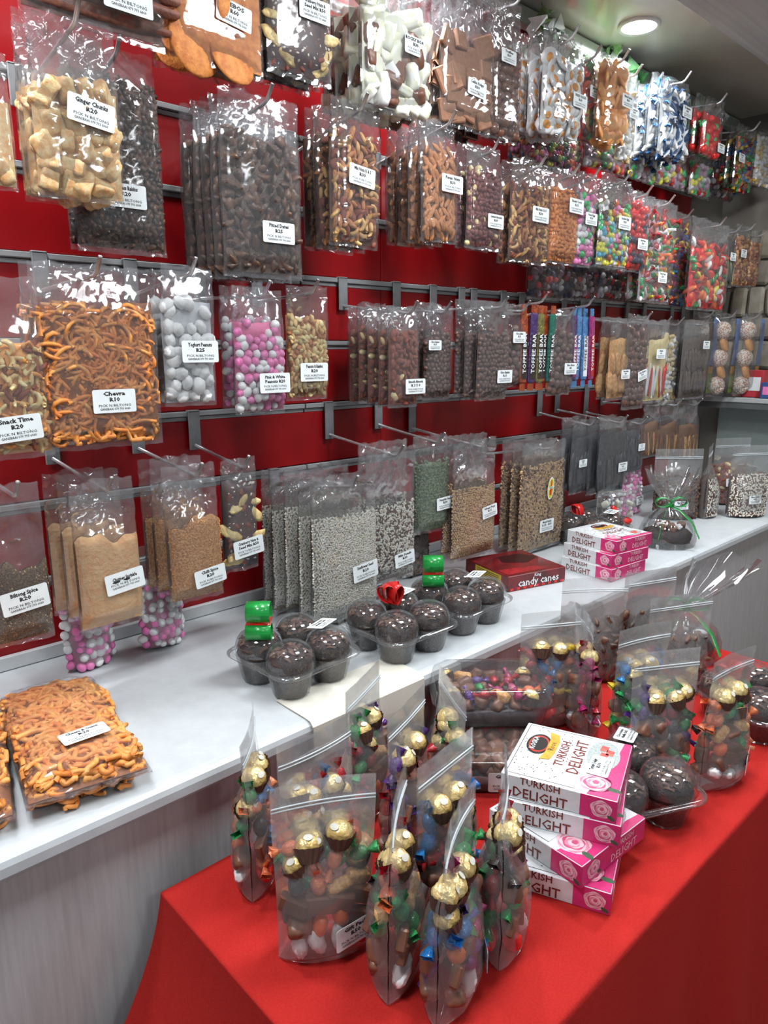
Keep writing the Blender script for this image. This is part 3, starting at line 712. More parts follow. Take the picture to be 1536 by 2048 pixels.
# counter
WORK = pm('white_worktop', sr(196, 201, 204), sr(189, 194, 197), 30, 0.3, bump=.05, bscale=300)
prof = [(-0.002, .85), (-.590, .85), (-.600, .8485), (-.6075, .844), (-.6105, .836), (-.6105, .822), (-.6075, .8165), (-.600, .815), (-.002, .815)]
wt = MB().add(*loft([[(X0, y, z) for y, z in prof], [(XE - .002, y, z) for y, z in prof]], True, True)).obj('worktop', WORK, None, False)
tag(wt, 'long white laminate worktop with a rounded front edge', 'worktop')
WOODG = pm('grey_wood_laminate', sr(186, 182, 183), sr(172, 167, 168), 26, 0.5, stretch=(5, 5, .35), lo=.35, hi=.7, bump=.12, bscale=60)
cab = thing('counter_cabinet', 'pale grey wood-grain cabinet front under the worktop', 'cabinet', (0, 0, 0))
MB().add(*cbox(XE - X0 - .01, .53, .80, 0, ((X0 + XE) / 2 - .005, -.285, .41))).obj('carcass', pm('carcass_board', sr(120, 116, 114), None, 20, .6), cab, False)
xs = [X0, 1.075, 1.16, 2.3, XE - .01]
for xa, xb in zip(xs[:-1], xs[1:]):
    MB().add(*cbox(xb - xa - .003, .018, .745, .002, ((xa + xb) / 2, -.578, .4375))).obj('panel', WOODG, cab, False)
# cream card lying over the worktop edge
card = MB()
pc = [(-.500, .8515), (-.585, .8515), (-.604, .8505), (-.6135, .842), (-.615, .80), (-.6145, .775)]
card.add(*loft([[(x, y, z) for x, z0 in ((0, 0),) for y, z in pc] for x in (0,)], False)) if False else None
v, f = gridf(2, 6, lambda a, b: (0.70 + a * .285, pc[round(b * 5)][0], pc[round(b * 5)][1]))
v2 = v + np.array([0, -.0015, .0015])
card.add(v2, f).add(v, [q[::-1] for q in f])
tag(card.obj('cream_card', pm('cream_card', sr(222, 218, 206), sr(214, 210, 198), 30, .6), None, False), 'cream card folded over the worktop edge', 'card')

# red table cloth: top, front fall and left fall in one sheet
TZ, TXL, TYB, TYF = 0.70, 0.39, -0.636, -1.165
CLOTH = pm('red_cloth', sr(180, 41, 36), sr(171, 36, 32), 300, 0.9, bump=.5, bscale=900, spec=0.15, bdist=.001)
def cloth_pt(s, t):
    """s: distance right of the left edge (negative = hanging), t: distance in front of the front edge (negative = on top)"""
    a = max(0, -s); b = max(0, t)
    x = TXL + max(0, s); y = TYF - t if t < 0 else TYF
    z = TZ; c = max(0, s - 1.53)
    if a > 0:
        k = (TYF - y) / (TYF - TYB); fl = .10 + .36 * max(0, k) ** 2.0 + .05 * math.sin(y * 22)
        z = TZ - a * .93; x = TXL - a * fl * (.35 + .65 * min(1, a / .25))
        if t > -.02: x += .0
    if c > 0:
        z = TZ - c * .98; x = TXL + 1.53 + c * .06
    if b > 0:
        z = min(z, TZ - b * .985); y = TYF - b * (.05 + .03 * math.sin(x * 11) + .02 * math.sin(x * 27 + 1)) - .004
        if a > 0: y -= .03
    return (x, y, z)
ss = [-.70, -.6, -.5, -.4, -.32, -.25, -.19, -.14, -.10, -.07, -.045, -.025, -.012, -.004, 0, .006, .02] + list(np.linspace(.06, 1.50, 40)) + [1.525, 1.533, 1.537, 1.545, 1.56, 1.60, 1.68, 1.78, 1.9, 2.05, 2.2]
tt = [-.529, -.51, -.45, -.38, -.3, -.22, -.15, -.08, -.03, -.008, 0, .004, .012, .025, .045, .08, .13, .19, .26, .34, .43, .53, .62, .69]
pts = [cloth_pt(s, t) for t in tt for s in ss]
n = len(ss)
fc = [(j * n + i, (j + 1) * n + i, (j + 1) * n + i + 1, j * n + i + 1) for j in range(len(tt) - 1) for i in range(n - 1)]
tag(MB().add(pts, fc).obj('tablecloth', CLOTH, None), 'bright red cloth draped over the table in front of the counter', 'tablecloth')

# ------------------------------------------------------------------ bags on the hooks
STACKS = [
 ('dried_sausage_bag', 'sausage', 'brown dried sausage sticks at the upper left', 0.566, -0.25, 2.003, 0.242, 0.367, 0.36, 1, 0.036, (0.044, 0.056, ('Droewors',), 'R60', 0.0, 0.085), 0, 0, 0),
 ('apricot_bag', 'mebos', 'flat orange apricot discs', 0.802, -0.24, 2.008, 0.201, 0.362, 0.65, 3, 0.036, (0.025, 0.093, ('MEBOS',), 'R60', 0.1, 0.077), 0, 0, 0),
 ('seed_slab_bag', 'seedslab', 'black fruit and seed slab at the top', 0.991, -0.24, 2.031, 0.162, 0.339, 0.74, 3, 0.036, (0.024, 0.128, ('Cranberry Nuts &', 'Seed Mix R50'), '', 0.0, 0.077), 0, 0, 0),
 ('nougat_bag', 'nougat', 'white and brown nougat chunks', 1.241, -0.26, 2.01, 0.214, 0.36, 0.59, 4, 0.042, (0.038, 0.144, ('ROCKY ROAD',), 'R30', 0.0, 0.07), 0, 0, 0),
 ('fudge_bag', 'fudge', 'tan fudge slabs', 1.507, -0.24, 2.033, 0.197, 0.337, 0.6, 3, 0.036, (0.015, 0.094, ('Lekka Fudge',), 'R30', 0.06, 0.07), 0, 0, 0),
 ('truffle_bag', 'truffle', 'grey brown truffles beside the fudge', 1.664, -0.24, 2.035, 0.115, 0.335, 0.65, 2, 0.036, (-0.016, 0.194, ('Truffles',), 'R30', 0.0, 0.06), 0, 0, 0),
 ('jelly_egg_bag', 'eggs', 'white jelly eggs with orange yolks', 1.918, -0.24, 2.089, 0.193, 0.267, 0.8, 3, 0.05, (0.055, 0.102, ('FRIED EGGS',), 'R30', 0.0, 0.07), 0, 0, 0),
 ('gummy_bag', 'gummies', 'red and yellow gummies beside the jelly eggs', 2.101, -0.2, 2.12, 0.124, 0.243, 0.89, 1, 0.036, (0.013, 0.133, ('Jelly Mix',), 'R30', 0.0, 0.06), 0, 0, 0),
 ('jelly_peach_bag', 'peach', 'round orange peach jellies', 2.194, -0.24, 2.122, 0.172, 0.243, 0.85, 2, 0.05, (0.051, 0.125, ('Mixed Peaches',), 'R30', 0.0, 0.07), 0, 0, 0),
 ('candy_bag', 'whitebits', 'pale candies beside the dolphin jellies', 2.349, -0.2, 2.095, 0.108, 0.276, 0.8, 1, 0.036, (0.014, 0.151, ('Sherbets',), 'R30', 0.0, 0.06), 0, 0, 0),
 ('jelly_dolphin_bag', 'dolphins', 'blue and white dolphin jellies', 2.609, -0.24, 2.149, 0.212, 0.253, 0.82, 4, 0.045, (0.043, 0.149, ('Dolphins',), 'R30', 0.0, 0.07), 0, 0, 0),
 ('jelly_strawberry_bag', 'strawberry', 'red strawberry jellies with green tops', 2.906, -0.24, 2.198, 0.161, 0.2, 0.77, 2, 0.036, (0.082, 0.038, ('Berries',), 'R30', 0.0, 0.06), 0, 0, 0),
 ('wrapped_sweet_bag', 'wrapped', 'shiny wrapped sweets in mixed colours', 3.237, -0.24, 2.134, 0.193, 0.233, 0.84, 2, 0.036, (-0.245, 0.102, ('Toffees',), 'R30', 0.0, 0.06), 0, 0, 0),
 ('coconut_bag', 'whitebits', 'white coconut pieces at the right edge', 3.453, -0.24, 2.168, 0.233, 0.217, 0.89, 1, 0.036, None, 0, 0, 0),
 ('jelly_bean_bag', 'jellybeans', 'dark jelly beans hanging lower behind the jelly eggs', 2.092, -0.1, 2.057, 0.343, 0.224, 0.56, 2, 0.04, None, 0, 0, 0),
 ('candy_mix_bag', 'candymix', 'pale boiled sweets hanging low behind the peach jellies', 2.377, -0.12, 2.087, 0.268, 0.176, 0.67, 1, 0.036, (0.038, 0.092, ('Mints',), 'R20', 0.0, 0.06), 0, 0, 0),
 ('candy_cane_bag', 'candymix', 'red and white candy pieces below the dolphin jellies', 2.639, -0.12, 2.092, 0.205, 0.182, 0.6, 1, 0.036, None, 0, 0, 0),
 ('candy_cane_bag', 'candymix', 'red and white candy pieces under the strawberry jellies', 2.843, -0.13, 2.098, 0.234, 0.188, 0.67, 1, 0.036, None, 0, 0, 0),
 ('candy_mix_bag', 'candymix', 'grey boiled sweets hanging low before the end wall', 3.119, -0.12, 2.103, 0.21, 0.194, 0.63, 1, 0.036, None, 0, 0, 0),
 ('candy_mix_bag', 'darkmix', 'dim mixed sweets hanging low below the wrapped sweets', 3.315, -0.13, 2.116, 0.219, 0.194, 0.66, 1, 0.036, None, 0, 0, 0),
 ('ginger_bag', 'ginger', 'sugared ginger chunks cut off at the left edge', 0.363, -0.27, 1.737, 0.098, 0.195, 0.65, 1, 0.036, None, 0, 0, 0),
 ('ginger_bag', 'ginger', 'sugared ginger chunks', 0.512, -0.27, 1.736, 0.144, 0.272, 0.64, 3, 0.04, (0.015, 0.132, ('Ginger Chunks',), 'R20', 0.12, 0.077), 0, 0, 0),
 ('raisin_bag', 'raisins', 'black seedless raisins behind the ginger', 0.621, -0.17, 1.67, 0.17, 0.347, 0.87, 2, 0.05, (-0.001, 0.099, ('Seedless Raisins',), 'R20', 0.0, 0.077), 0, 0, 0),
 ('date_bag', 'dates', 'dark pitted dates', 0.886, -0.24, 1.639, 0.19, 0.342, 0.81, 5, 0.037, (0.024, 0.089, ('Pitted Dates',), 'R25', 0.0, 0.077), 0, 0, 0),
 ('mixed_nut_bag', 'mixnuts', 'mixed nuts beside the dates', 1.131, -0.24, 1.721, 0.147, 0.296, 0.81, 3, 0.045, (0.002, 0.146, ('Mix Nuts R & S',), 'R30', 0.08, 0.077), 0, 0, 0),
 ('pecan_bag', 'pecans', 'brown pecan halves', 1.414, -0.24, 1.757, 0.131, 0.284, 0.76, 4, 0.042, (0.021, 0.137, ('Pecan Nuts',), 'R30', 0.0, 0.077), 0, 0, 0),
 ('coated_almond_bag', 'burgundy', 'dark burgundy coated almonds', 1.586, -0.24, 1.755, 0.141, 0.257, 0.79, 2, 0.036, (0.027, 0.072, ('Caramel Almonds',), 'R30', 0.0, 0.066), 0, 0, 0),
 ('mixed_nut_bag', 'mixnuts', 'mixed nuts next to the roasted corn', 1.793, -0.24, 1.735, 0.19, 0.271, 0.77, 2, 0.036, (0.022, 0.132, ('Mix Nuts R & S',), 'R30', 0.0, 0.077), 0, 0, 0),
 ('corn_bag', 'corn', 'orange roasted corn', 1.96, -0.24, 1.745, 0.15, 0.264, 0.81, 2, 0.05, (0.031, 0.166, ('Roast Corn',), 'R15', 0.0, 0.077), 0, 0, 0),
 ('sugar_egg_bag', 'pastel', 'pink, white and green sugar eggs', 2.073, -0.24, 1.746, 0.101, 0.273, 0.8, 1, 0.036, (0.005, 0.139, ('Pastel Eggs',), 'R20', 0.0, 0.066), 0, 0, 0),
 ('sugar_egg_bag', 'speckled', 'speckled sugar eggs in many colours', 2.256, -0.24, 1.754, 0.194, 0.281, 0.72, 2, 0.036, (0.026, 0.142, ('Speckled Eggs',), 'R20', 0.0, 0.075), 0, 0, 0),
 ('berry_bag', 'berries', 'red and navy berry jellies', 2.402, -0.24, 1.753, 0.129, 0.26, 0.85, 1, 0.036, (0.002, 0.088, ('Berries',), 'R20', 0.0, 0.066), 0, 0, 0),
 ('party_bag', 'party', 'mixed party sweets with yellow and white wrappers', 2.564, -0.24, 1.655, 0.256, 0.35, 0.85, 2, 0.036, (0.014, 0.09, ('Party Pack',), 'R20', 0.0, 0.07), 0, 0, 0),
 ('wrapped_sweet_bag', 'wrapped', 'green wrapped sweets between the party bags', 2.804, -0.2, 1.666, 0.186, 0.328, 0.87, 1, 0.036, (0.061, 0.142, ('Sweets',), 'R20', 0.0, 0.06), 0, 0, 0),
 ('gummy_bag', 'gummies', 'large red and white gummy sweets', 2.934, -0.27, 1.641, 0.341, 0.331, 0.73, 1, 0.036, None, 0, 0, 0),
 ('candy_stick_bag', 'lollies', 'dark striped candy sticks', 3.162, -0.24, 1.745, 0.178, 0.23, 0.84, 1, 0.036, (0.023, 0.119, ('Sticks',), 'R5', 0.0, 0.06), 0, 0, 0),
 ('nut_cluster_bag', 'nutbar', 'brown nut clusters with a white sticker', 3.308, -0.24, 1.753, 0.158, 0.246, 0.81, 1, 0.036, (-0.025, 0.132, ('Nut Mix',), 'R30', 0.0, 0.06), 0, 0, 0),
 ('nut_cluster_bag', 'nutbar', 'dark nut clusters at the end of the row', 3.44, -0.24, 1.76, 0.122, 0.229, 0.8, 1, 0.036, None, 0, 0, 0),
 ('dark_sweet_bag', 'darkmix', 'dark sweets in the shade under the mixed nuts', 2.077, -0.11, 1.653, 0.196, 0.276, 0.4, 1, 0.036, None, 0, 0, 0),
 ('dark_sweet_bag', 'darkmix', 'dark sweets in the shade under the corn', 2.283, -0.11, 1.659, 0.214, 0.279, 0.4, 1, 0.036, None, 0, 0, 0),
 ('dark_sweet_bag', 'darkmix', 'dark sweets in the shade under the speckled eggs', 2.489, -0.11, 1.664, 0.196, 0.28, 0.4, 1, 0.036, None, 0, 0, 0),
 ('snack_mix_bag', 'snackmix', 'nut and noodle snack mix at the left edge', 0.348, -0.26, 1.32, 0.162, 0.292, 0.66, 1, 0.036, (0.015, 0.053, ('Snack Time',), 'R20', -0.08, 0.077), 0, 0, 0),
 ('noodle_bag', 'noodles', 'curly orange fried noodles on the wall', 0.52, -0.25, 1.322, 0.221, 0.316, 0.78, 2, 0.06, (0.012, 0.086, ('Chevra',), 'R10', 0.0, 0.077), 0, 0, 0),
 ('yoghurt_nut_bag', 'yoghurt', 'white yoghurt coated peanuts', 0.703, -0.24, 1.388, 0.109, 0.263, 0.8, 2, 0.055, (0.012, 0.104, ('Yoghurt Peanuts',), 'R25', 0.0, 0.077), 0, 0, 0),
 ('sugar_peanut_bag', 'pinkwhite', 'pink and white sugared peanuts', 0.865, -0.24, 1.362, 0.124, 0.258, 0.77, 2, 0.055, (0.019, 0.065, ('Pink & White', 'Peanuts R20'), '', 0.0, 0.077), 0, 0, 0),
 ('peanut_bag', 'peanuts', 'pale peanuts and raisins', 1.019, -0.2, 1.382, 0.116, 0.252, 0.75, 1, 0.036, (0.002, 0.064, ('Peanuts & Raisins',), 'R20', 0.0, 0.077), 0, 0, 0),
 ('almond_bag', 'almonds', 'brown almonds', 1.29, -0.24, 1.352, 0.102, 0.247, 0.78, 5, 0.038, (0.023, 0.053, ('Smooth Almonds',), 'R 3 5 0', 0.0, 0.07), 0, 0, 1),
 ('chocolate_raisin_bag', 'chocraisins', 'chocolate raisins right beside the almonds', 1.49, -0.17, 1.357, 0.109, 0.252, 0.72, 3, 0.04, (-0.047, 0.149, ('Choc Raisins',), 'R15', 0.0, 0.05), 0, 0, 0),
 ('chocolate_raisin_bag', 'chocraisins', 'glossy chocolate raisins left of the jellies', 1.643, -0.24, 1.353, 0.139, 0.272, 0.71, 3, 0.04, (0.03, 0.067, ('Choc Raisins',), 'R15', 0.0, 0.068), 0, 0, 0),
 ('chocolate_ball_bag', 'chocballs', 'large chocolate balls before the toffee bars', 1.773, -0.22, 1.383, 0.088, 0.238, 0.73, 1, 0.036, (-0.007, 0.146, ('Choc Jellies',), 'R15', 0.0, 0.06), 0, 0, 0),
 ('chocolate_ball_bag', 'chocballs', 'large chocolate balls between the toffee bars', 1.983, -0.24, 1.352, 0.128, 0.26, 0.74, 1, 0.036, (0.023, 0.083, ('Bon Bon',), 'R5', 0.0, 0.066), 0, 0, 0),
 ('brittle_bag', 'brittle', 'golden peanut brittle bars', 2.343, -0.24, 1.319, 0.13, 0.28, 0.79, 2, 0.036, (0.02, 0.09, ('Peanut Brittle',), 'R10', 0.0, 0.06), 0, 0, 0),
 ('chocolate_lump_bag', 'chocslab', 'grey brown chocolate lumps', 2.468, -0.24, 1.28, 0.161, 0.332, 0.87, 1, 0.036, (0.013, 0.123, ('Choc Peanuts',), 'R10', -0.2, 0.066), 0, 0, 0),
 ('sour_strip_bag', 'sourstrips', 'red, yellow and white sour strips', 2.616, -0.24, 1.296, 0.165, 0.303, 0.81, 1, 0.036, (0.001, 0.181, ('Strips',), 'R6', 0.0, 0.066), 0, 0, 0),
 ('coconut_bag', 'whitebits', 'beige coconut pieces behind the sour strips', 2.805, -0.2, 1.27, 0.146, 0.334, 0.83, 1, 0.036, None, 0, 0, 0),
 ('meat_strip_bag', 'meatstrips', 'grey brown dried strips', 2.948, -0.24, 1.293, 0.231, 0.313, 0.83, 2, 0.036, (0.054, 0.217, ('Fish Biltong',), 'R20', 0.0, 0.06), 0, 0, 0),
 ('spice_bag', 'biltongspice', 'coarse brown biltong spice', 0.353, -0.25, 0.994, 0.093, 0.284, 0.49, 1, 0.036, (-0.002, 0.086, ('Biltong Spice',), 'R20', -0.1, 0.077), 0, 0, 0),
 ('powder_bag', 'chutney', 'pale orange chutney powder', 0.507, -0.25, 0.98, 0.123, 0.286, 0.62, 3, 0.065, (0.017, 0.095, ('Chutney Sprinkle',), '', -0.1, 0.075, 1), 0, 0, 0),
 ('crumb_bag', 'chilli', 'golden chilli crumbs', 0.691, -0.24, 0.986, 0.12, 0.284, 0.6, 3, 0.055, (0.017, 0.056, ('Chilli Spice',), 'R20', -0.12, 0.07), 0, 0, 0),
 ('seed_slab_bag', 'seedslab', 'black fruit and seed slab under the peanuts', 0.83, -0.19, 1.009, 0.089, 0.256, 0.83, 1, 0.036, (0.008, 0.058, ('Cranberry Nuts &', 'Seed Mix R50'), '', -0.1, 0.077), 0, 0, 0),
 ('sunflower_seed_bag', 'sunflower', 'pale sunflower seeds', 1.05, -0.29, 0.861, 0.196, 0.347, 0.75, 5, 0.05, (0.042, 0.119, ('Sunflower Seed',), 'R20', -0.1, 0.077), 0, 0, 0),
 ('mixed_seed_bag', 'mixseeds', 'white and brown mixed seeds', 1.235, -0.25, 0.902, 0.173, 0.354, 0.6, 2, 0.036, (0.034, 0.063, ('Mix Seeds',), 'R30', -0.1, 0.07), 0, 0, 0),
 ('pumpkin_seed_bag', 'pumpkin', 'dark green pumpkin seeds', 1.418, -0.22, 0.998, 0.134, 0.272, 0.75, 1, 0.036, (0.033, 0.084, ('Pumpkin Seed',), 'R30', -0.05, 0.066), 0, 0, 0),
 ('grain_bag', 'barley', 'round golden pearled grain', 1.557, -0.26, 0.905, 0.187, 0.344, 0.61, 2, 0.036, (0.048, 0.135, ('Wheat Pops',), 'R15', -0.12, 0.066), 0, 0, 0),
 ('muesli_bag', 'muesli', 'toasted oat muesli with an oval sticker', 1.907, -0.25, 0.859, 0.239, 0.351, 0.82, 3, 0.036, (0.006, 0.085, ('Muesli Rusks',), 'R 25 - R50', 0.0, 0.075), 0, 0, 0),
 ('liquorice_bag', 'liquorice', 'black liquorice strips left of the sticker bag', 2.219, -0.2, 0.997, 0.157, 0.259, 0.8, 2, 0.036, (-0.028, 0.112, ('Strips',), 'R20', 0.0, 0.05), 0, 0, 0),
 ('liquorice_bag', 'liquorice', 'black liquorice strips with a square sticker', 2.332, -0.25, 0.982, 0.189, 0.279, 0.81, 2, 0.036, (0.046, 0.099, ('Pan-Sticks',), 'R20', 0.0, 0.062), 0, 0, 0),
 ('liquorice_bag', 'liquorice', 'short black liquorice beside the dried twigs', 2.534, -0.22, 1.034, 0.151, 0.206, 0.82, 1, 0.036, (0.032, 0.098, ('Drops',), 'R10', 0.0, 0.05), 0, 0, 0),
 ('twig_bag', 'twigs', 'thin brown dried sticks, left of three', 2.657, -0.22, 1.081, 0.147, 0.22, 0.65, 1, 0.036, None, 0, 0, 0),
 ('twig_bag', 'twigs', 'thin brown dried sticks, middle of three', 2.816, -0.22, 1.06, 0.163, 0.233, 0.64, 1, 0.036, None, 0, 0, 0),
 ('twig_bag', 'twigs', 'thin brown dried sticks, right of three', 2.996, -0.22, 1.037, 0.187, 0.248, 0.63, 1, 0.036, None, 0, 0, 0),
]

random.seed(3)
seen = {}
for si, (name, kind, desc, x, yf, z0, w, h, vf, n, dy, lab, lean, rz, all_lab) in enumerate(STACKS):
    rg = random.Random(si * 17 + 5); share = {}
    grp = desc + ' on one hook'
    for i in range(n):
        pos = ('%s of the stack' % ORD[i]) if n > 1 else 'hung singly'
        lbl = 'clear bag of %s, %s' % (desc, pos)
        L = lab if (i == 0 or all_lab) else None
        if L and i > 0: L = (L[0] - .02, L[1] + rg.uniform(-.02, .06)) + tuple(L[2:])
        snack_bag(name, kind, lbl, grp if n > 1 else None, x + (rg.uniform(-.006, .006) if i else 0), yf + i * dy, z0 + (rg.uniform(-.006, .014) if i else 0), w, h, vf,
                  rg.uniform(-.03, .03) + rz, rg.uniform(-.012, .012) + lean, si * 31 + (i % 2), L, indiv=(i == 0), share=share, t=(dy * 1.05 if n > 1 else None),
                  filmmat=FILM2 if z0 > 1.9 or si % 3 == 0 else FILM, amp=1.5 if z0 > 1.6 else 1.0)
    zt = z0 + h - .018
    zr_ = min([z for z in RAIL_Z + [2.46] if z > zt - .03]) - .06
    hook(x, zt, yf - .02, max(zt - .045, min(zt + .03, zr_)), desc)

# oval beer-bottle sticker on the muesli bag
def muesli_sticker():
    for o in bpy.data.objects:
        if o.get('label', '').startswith('clear bag of toasted oat') and 'frontmost' in o['label']:
            s = MB().add(*prism([(.017 * math.cos(a), .036 * math.sin(a)) for a in np.linspace(0, 2 * PI, 25)[:-1]], 0, .0004)).obj('sticker', WHITE_LABEL, o, False, (.015, -.0235, .205))
            s.rotation_euler = (PI / 2, .12, 0)
            MB().add(*prism([(.0145 * math.cos(a), .032 * math.sin(a)) for a in np.linspace(0, 2 * PI, 25)[:-1]], .0004, .0006)).obj('print', pm('sticker_yellow', sr(226, 208, 60), sr(150, 184, 60), 120, .5), s, False)
            MB().add(*prism([(-.005, -.022), (.005, -.022), (.006, 0), (.003, .012), (.003, .026), (-.003, .026), (-.003, .012), (-.006, 0)], .0006, .0008)).obj('print', JRED, s, False)
            MB().add(*prism([(-.011, -.005), (.011, .002), (.011, .010), (-.011, .003)], .0008, .001)).obj('print', WHITE_LABEL, s, False)
            t = link('lettering', text_mesh((('BEER', .008, .02, 1, 0),), INK), s, (0, .002, .0012)); t.rotation_euler = (0, 0, .3)
muesli_sticker()

# toffee bars
for _n, _a, _b in (('bar_orange', (176, 84, 44), (120, 52, 32)), ('bar_purple', (82, 56, 112), (58, 40, 84)), ('bar_olive', (128, 122, 62), (90, 88, 44)), ('bar_teal', (36, 116, 98), (28, 88, 78)), ('bar_blue', (84, 140, 190), (60, 108, 160)), ('bar_magenta', (168, 54, 120), (130, 36, 92))): WRAPS[_n] = wrapcol(_n, _a, _b)
BARS = [(1.80, 'bar_orange', 'black'), (1.832, 'bar_purple', 'black'), (1.865, 'bar_olive', 'black'), (1.895, 'bar_orange', 'black'), (1.925, 'bar_teal', 'bar_orange'), (2.052, 'bar_purple', 'bar_magenta'), (2.085, 'bar_blue', 'bar_blue'), (2.125, 'bar_blue', 'white'), (2.160, 'bar_magenta', 'red')]
WRAPS['white'] = pm('bar_white_print', sr(232, 232, 236), sr(214, 216, 222), 60, .3)
barpos = ['leftmost of the orange group', 'second of the orange group', 'third of the orange group', 'fourth of the orange group', 'last of the orange group', 'first of the blue group', 'second of the blue group', 'third of the blue group', 'last of the blue group']
for k, (x, c1, c2) in enumerate(BARS):
    o = thing('toffee_bar', 'slim %s wrapped toffee bar, %s' % (c1[4:], barpos[k]), 'chocolate bar', (x, -.235 - .006 * (k % 3), 1.372), group='toffee bars hung upright')
    o.rotation_euler = (random.uniform(-.04, .04), random.uniform(-.04, .04), random.uniform(-.15, .15))
    MB().add(*cbox(.030, .014, .205, .005, (0, 0, .125))).obj('wrapper', WRAPS[c1], o, False)
    MB().add(*cbox(.026, .003, .022, .0008, (0, 0, .012))).obj('crimp', WRAPS['bar_orange' if k < 5 else 'bar_blue'], o, False)
    MB().add(*cbox(.026, .003, .024, .0008, (0, 0, .239))).obj('crimp', WRAPS['bar_orange' if k < 5 else 'bar_blue'], o, False)
    MB().add(*cbox(.024, .0006, .13, 0, (0, -.0075, .10))).obj('print_panel', WRAPS[c2] if k in (2, 3, 7) else WRAPS['black' if k < 5 else c2], o, False)
    t = link('lettering', text_mesh((('TOFFEE BAR', .021, .012, 1.0, 0),), INK if k == 7 else WHITE_LABEL), o, (.0, -.0083, .11)); t.rotation_euler = (PI / 2, -PI / 2, 0)
    if k in (1, 6): hook(x, 1.628, -.26, 1.606, 'the toffee bars of the %s group' % ('orange' if k < 5 else 'blue'))

# coconut marshmallow packs
BLUEF = pm('pack_blue', sr(112, 140, 196), sr(92, 122, 182), 20, .3)
GREENF = pm('pack_green', sr(138, 160, 62), sr(112, 136, 44), 20, .3)
YELF = pm('pack_yellow', sr(226, 166, 54), sr(206, 146, 40), 20, .3)
ball = MB().add(*blob(.040, .036, .040, 2, .02, 3)).mesh('coconut_ball', COCO); bis = MB().add(*lathe([(.0005, -.01), (.028, -.01), (.032, -.005), (.032, .005), (.028, .01), (.0005, .01)], 18)).mesh('biscuit', BISC)
for i, (x, y) in enumerate(((3.43, -.26), (3.31, -.20), (3.20, -.15))):
    o = thing('marshmallow_pack', 'clear pack of coconut balls and biscuits, %s' % ['nearest the end wall', 'middle of three', 'first beside the dried strips'][i], 'snack pack', (x, y, 1.285), group='coconut ball packs')
    o.rotation_euler = (0, .03, -.12)
    link('film', bag_film(.17, .36, .085, .92, 300 + i, .6).mesh('film', FILM2), o)
    for k, z in enumerate((.050, .168, .286)): link('coconut_ball', ball, o, (-.026, -.004, z), (0, k, 0))
    for k, z in enumerate((.109, .227)): link('biscuit', bis, o, (-.016, -.014, z), (1.25, 0, .2))
    MB().add(*gridf(2, 8, lambda a, b: (.022 + a * .046, -.037 + .012 * abs(a - .2) - .006 * math.sin(b * 3), .14 + b * .20))).obj('print_blue', BLUEF, o)
    MB().add(*gridf(2, 5, lambda a, b: (.022 + a * .046, -.037 + .012 * abs(a - .2), .02 + b * .10))).obj('print_green', GREENF, o)
    MB().add(*gridf(2, 5, lambda a, b: (.022 + a * .046, -.0376 + .012 * abs(a - .2), .105 + b * .05 * (1 - .8 * abs(a - .5)))) ).obj('print_yellow', YELF, o)
    hook(x, 1.628, y - .02, 1.606, 'the coconut ball pack %s' % ['nearest the end wall', 'in the middle', 'beside the dried strips'][i])

# festive garland along the top of the wall
LEAF = [pm('ivy_leaf', sr(62, 122, 58), sr(34, 84, 40), 60, .4), pm('pale_ivy_leaf', sr(164, 196, 146), sr(120, 164, 104), 60, .4), pm('silk_petal', sr(238, 242, 240), sr(216, 226, 224), 50, .5)]
gl = thing('leaf_garland', 'green and white artificial ivy garland along the top of the wall', 'garland', (2.0, -.035, 2.36))
cp = [(k * .06, -.02 * math.sin(k * 1.1), .05 * math.sin(k * .9) + .03) for k in range(23)]
MB().add(*tube(cp, .004, 6)).obj('stem', LEAF[0], gl)
def leafm(mat):
    o = [(0, 0), (.012, .016), (.030, .014), (.034, .026), (.055, 0)]
    P = [(x, y, .006 * math.sin(x * 60) + .25 * abs(y)) for x, y in o] + [(x, -y, .006 * math.sin(x * 60) + .25 * abs(y)) for x, y in o[1:-1]]
    c = [(.02, 0, 0)]
    v = np.array(P + c); ring = [0, 1, 2, 3, 4, 7, 6, 5]
    f = [(8, ring[i], ring[(i + 1) % 8]) for i in range(8)]
    v = np.concatenate([v, v - np.array([0, 0, .0006])]); f = f + [tuple(i + 9 for i in q[::-1]) for q in f] + [(ring[i], ring[i] + 9, ring[(i + 1) % 8] + 9, ring[(i + 1) % 8]) for i in range(8)]
    return MB().add(v, f).mesh('leaf', mat, False)
LM = [leafm(m) for m in LEAF]
rg = random.Random(8)
for k in range(150):
    p = rg.choice(cp); link('leaf', rg.choices(LM, [5, 4, 4])[0], gl, (p[0] + rg.uniform(-.03, .03), p[1] + rg.uniform(-.03, .01), p[2] + rg.uniform(-.05, .06)), (rg.uniform(-1, 1), rg.uniform(-1.6, .6), rg.uniform(0, 6.28)), rg.uniform(.9, 1.7))

